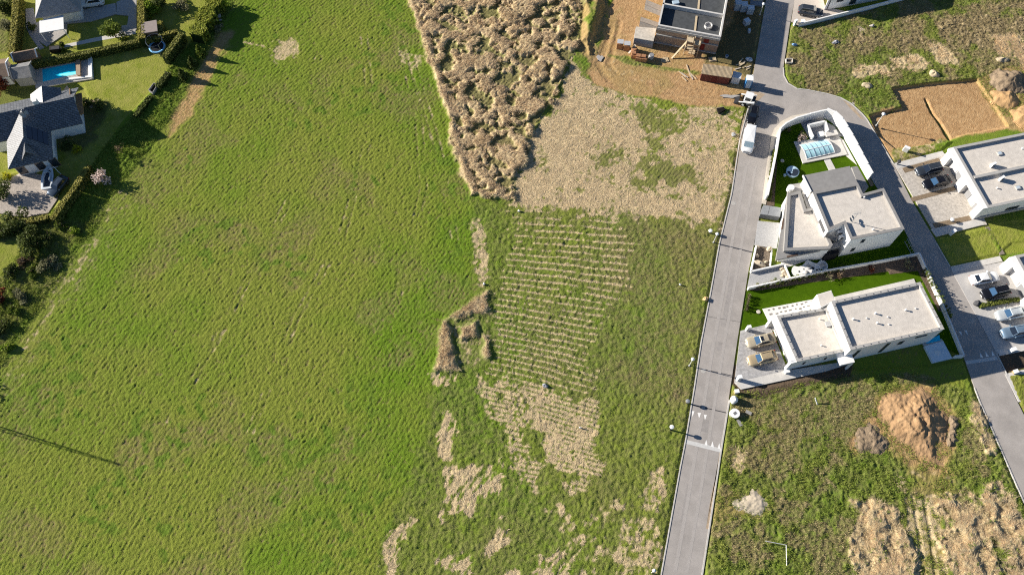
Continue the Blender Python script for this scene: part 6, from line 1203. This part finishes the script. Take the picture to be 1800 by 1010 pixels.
hedge('clipped olive hedge below the white blossom tree beside the paved yard', [(156,290),(140,314),(132,327)], .9, 1.9, HG1, 6); hedge('clipped olive hedge running along the paved yard behind the navy car', [(131,329),(112,354),(92,384)], .9, 1.9, HG1, 7)
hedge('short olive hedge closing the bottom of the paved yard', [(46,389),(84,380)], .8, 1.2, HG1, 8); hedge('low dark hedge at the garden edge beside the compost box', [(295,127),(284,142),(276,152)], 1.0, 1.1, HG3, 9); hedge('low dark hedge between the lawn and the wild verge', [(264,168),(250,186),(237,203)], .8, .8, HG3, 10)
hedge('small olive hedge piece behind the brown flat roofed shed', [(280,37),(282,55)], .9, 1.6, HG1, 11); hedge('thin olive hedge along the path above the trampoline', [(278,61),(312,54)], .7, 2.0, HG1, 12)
hedge('low grassy hedge dividing the two driveways at the right edge', [(1722,537),(1750,531),(1792,525)], .6, .5, leafmat('grassy_hedge', (.20,.22,.05), (.14,.17,.035)), 13)
GRN = leafmat('leaf_green', (.17,.215,.035), (.10,.14,.018)); EVG = leafmat('leaf_evergreen', (.11,.135,.035), (.065,.09,.02)); YEL = leafmat('leaf_yellow', (.5,.48,.03), (.36,.37,.02)); REDL = leafmat('leaf_red', (.22,.05,.03), (.13,.05,.02)); BRN_L = leafmat('leaf_brown', (.22,.15,.09), (.14,.10,.055)); BLOS = leafmat('blossom_white', (.70,.58,.52), (.60,.47,.42), .15); LIME = leafmat('leaf_lime', (.30,.38,.045), (.2,.28,.03)); GREY_L = leafmat('leaf_grey', (.30,.29,.16), (.2,.2,.1))
BARK = mat('bark', (.16,.12,.085), .9, .2, 4, .5, 12)
def crown_pts(rng, c, r, n, lobes=7, holes=True):
    cs = [np.array(c)]+[np.array(c)+np.array((rng.normal(0,.5)*r[0], rng.normal(0,.5)*r[1], rng.normal(0,.4)*r[2])) for _ in range(lobes)]; out = []
    for k, q in enumerate(cs):
        m = n//(lobes+1); v = rng.normal(0,1,(m,3)); v /= np.linalg.norm(v,axis=1)[:,None]; f = (.62 if k else .7)*rng.uniform(.55,1.05,m)[:,None]; out.append(q+v*np.array(r)*f)
    p = np.concatenate(out); return p[p[:,2] > .05]
def tree(name, label, cat, base, h, r, m, seed, n=900, trunk=True, s=.16, shape='round', group=None):
    b = np.array(G(*base)); rng = np.random.default_rng(seed+200); t = thing(name, label, cat, (*b,0), group); mb = MB(); th = h-r*1.1 if shape == 'round' else .3
    mb.tube([(*b,-.1),(b[0]+.05,b[1],th*.6),(*b,h*.75)],[.05+.025*h,.04+.02*h,.03],8)
    for k in range(6):
        a = k*1.05+seed; z0 = max(.25,th*.55)+.08*k; mb.tube([(b[0],b[1],z0),(b[0]+r*.35*math.cos(a),b[1]+r*.35*math.sin(a),z0+.35*r),(b[0]+r*.75*math.cos(a),b[1]+r*.75*math.sin(a),z0+.8*r)],[.06,.04,.015],6)
    part('trunk', mb, BARK, t)
    if shape == 'round': p = crown_pts(rng,(*b,h-r),(r,r,r*.95),n)
    elif shape == 'cone':
        z = rng.uniform(0,1,n)**1.3; a = rng.uniform(0,6.283,n); rad = r*(1-z)**.8*rng.uniform(.5,1.1,n)*(1+.25*np.sin(a*5+z*14)); p = np.column_stack([b[0]+rad*np.cos(a),b[1]+rad*np.sin(a),.15+z*(h-.15)])
    else: p = crown_pts(rng,(*b,h*.5),(r,r,h*.55),n,5)
    fast('crown', leaf_quads(p,s,.35,rng),4,m,t); return t
tree('garden_tree','round green tree beside the garden path of the upper villa','tree',(204,66),3.4,1.55,GRN,1,1500)
tree('blossom_tree','small tree in white blossom beside the olive hedge','tree',(181,318),2.6,1.25,BLOS,2,420,s=.17); tree('sapling','thin pinkish sapling on the verge above the white blossom tree','tree',(212,268),2.0,.8,BRN_L,3,90,s=.10)
for k,(base,h,lb) in enumerate((((355,98),2.9,'uppermost of the three small conifers on the field verge'),((341,117),2.7,'middle one of the three small conifers on the field verge'),((324,138),2.6,'lowest of the three small conifers on the field verge'))): tree('conifer',lb,'tree',base,h,.95,EVG if k else GRN,10+k,900,shape='cone',s=.17,group='small conifers on the field verge')
tree('shrub','yellow green shrub in the shade below the villa terrace','shrub',(135,267),1.1,.75,YEL,20,420,shape='bush'); tree('shrub','yellow shrub in front of the dark tiled villa wing','shrub',(14,314),1.2,.9,YEL,21,480,shape='bush')
for k,(base,h,r,m,lb) in enumerate((((18,406),3.0,1.9,EVG,'broad dark evergreen at the corner of the paved yard'),((42,404),3.2,2.1,EVG,'dark evergreen tree below the short olive hedge'),((66,432),3.4,2.2,EVG,'largest dark evergreen at the garden end next to the field'),((4,345),2.6,1.7,EVG,'dark evergreen shrub left of the paved yard'),((88,420),1.8,1.3,EVG,'low dark shrub between the evergreen and the verge'),((42,462),1.2,1.2,BRN_L,'rusty brown shrub beside the small bright lawn'),((88,468),1.6,1.5,GREY_L,'grey tan shrub close to the edge of the field'),((24,482),1.7,1.3,EVG,'dark shrub at the lower corner of the small bright lawn'),((58,478),1.3,1.1,GRN,'mid green shrub between the brown and the tan shrub'),((4,528),1.6,1.1,REDL,'red leaved shrub at the left edge of the view'),((22,545),1.5,1.2,GRN,'green shrub beside the red leaved one'),((40,522),1.5,1.2,GREY_L,'pale green shrub above the wild verge'),((5,575),1.7,1.3,EVG,'dark shrub below the red leaved one'),((110,402),1.4,1.1,GRN,'green shrub at the foot of the olive hedge'),((128,408),1.2,1.0,LIME,'bright lime shrub on the verge next to the field corner'),((16,612),1.0,1.0,LIME,'lime green shrub low on the wild verge'),((268,20),2.4,1.5,LIME,'lime green tree in the upper garden beside the tall hedge'),((285,12),2.6,1.6,EVG,'dark bronze tree behind the lime green tree'),((318,12),1.0,1.3,GREY_L,'greyish border plants in the upper garden'),((178,192),1.5,1.1,EVG,'dark shrub at the garden corner of the dark tiled villa'),((160,182),1.2,.9,EVG,'dark shrub right against the gable of the dark tiled villa'),((9,155),2.6,1.7,REDL,'reddish bare tree left of the grey roofed shed'),((14,50),2.2,1.4,GREY_L,'greyish shrub behind the far left hedge'),((5,20),2.4,1.7,EVG,'dark tree at the top left corner of the view'),((110,80),.9,.6,GRN,'small ball shrub at the end of the curved lawn'),((58,52),1.0,.7,EVG,'dark round shrub left of the white patio roof'),((395,14),2.2,.9,LIME,'light green sapling beside the big bright hedge'),((384,52),1.0,.7,GREY_L,'grey green shrub below the picnic table'),((2,415),2.2,1.5,EVG,'dark evergreen cut by the left edge below the yard'),((357,67),1.0,.9,GRN,'green shrub at the lower end of the big bright hedge'),((120,255),1.0,.8,EVG,'dark shrub in the shade by the villa wing wall'),((105,236),1.3,1.0,EVG,'dark shrub in the inner corner of the tiled villa'),((110,90),.7,.5,GRN,'small round shrub on the strip of lawn by the hedge'))):
    q_ = .72 if base[1] > 385 and base[0] < 140 else 1.0; tree('shrub' if h < 2.3 else 'garden_tree',lb,'shrub' if h < 2.3 else 'tree',base,h*q_,r*(.85 if q_ < 1 else 1),m,30+k,int(420*r*r+160),shape='bush',s=.16)
for k,(px,h,r) in enumerate((((-90,652),3.9,1.3),((-80,682),3.1,1.1))): tree('field_tree','tree beyond the left edge throwing its shadow on the field corner','tree',px,h,r,EVG,90+k,500,group='trees beyond the left edge')
# shrubs in the beds of the two flat roofed houses
for k,(px,r,m,h) in enumerate([((1331+i*8.8,505.5-i*1.95),.42,GRN if i % 3 else GREY_L,.7) for i in range(18)]):
    tree('bed_shrub','small clipped shrub in the row along the long white dividing wall','shrub',px,h,r,m,120+k,150,shape='bush',s=.12,group='shrubs along the dividing wall')
for k,(px,r,m,h,lb) in enumerate((((1594,468),.9,GREY_L,1.3,'pale bare shrub in the far corner of the bark bed'),((1456,487),.8,GREY_L,1.0,'larger pale shrub in the middle of the bark bed'),((1475,484),.6,BRN_L,.8,'brownish shrub beside the pale one in the bark bed'),((1530,474),.5,REDL,.6,'small red shrub in the bark bed'),((1413,243),.55,BLOS,.9,'pale tuft of dry grass by the pool deck corner'),((1408,237),.45,GREY_L,.8,'grey tuft of dry grass behind the pool deck'),((1404,247),.45,BLOS,.7,'white tuft of dry grass on the lawn by the pool deck'),((1385,232),.6,EVG,.7,'dark shrub at the wall of the pool garden'))): tree('bed_shrub',lb,'shrub',px,h,r,m,150+k,160,shape='bush',s=.11)
for k in range(16): tree('bed_shrub','slender upright shrub in the row along the right street wall','shrub',(1622+k*2.9,478+k*5.4),1.5,.3,GRN if k % 2 else EVG,170+k,80,shape='bush',s=.11,group='upright shrubs along the right street wall')
for k in range(5): tree('bed_shrub','small dark shrub in the row at the street end of the lower lawn','shrub',(1315-k*.9,521+k*6),.7,.4,EVG,190+k,80,shape='bush',s=.10,group='dark shrubs at the street end of the lawn')
hedge('dark rough hedge inside the white roadside wall of the pool garden', [(1363,262),(1358,300),(1352,350)], .6, .7, HG3, 30)
o = mesh_obj('boulder', MB().blob((0,0,.2),(.55,.5,.5),77), mat('dark_rock', (.08,.08,.085), .9, .2, 4), None, True); o.location = (*G(1716,534),.06); tag(o,'dark grey boulder at the street end of the grassy hedge','boulder')
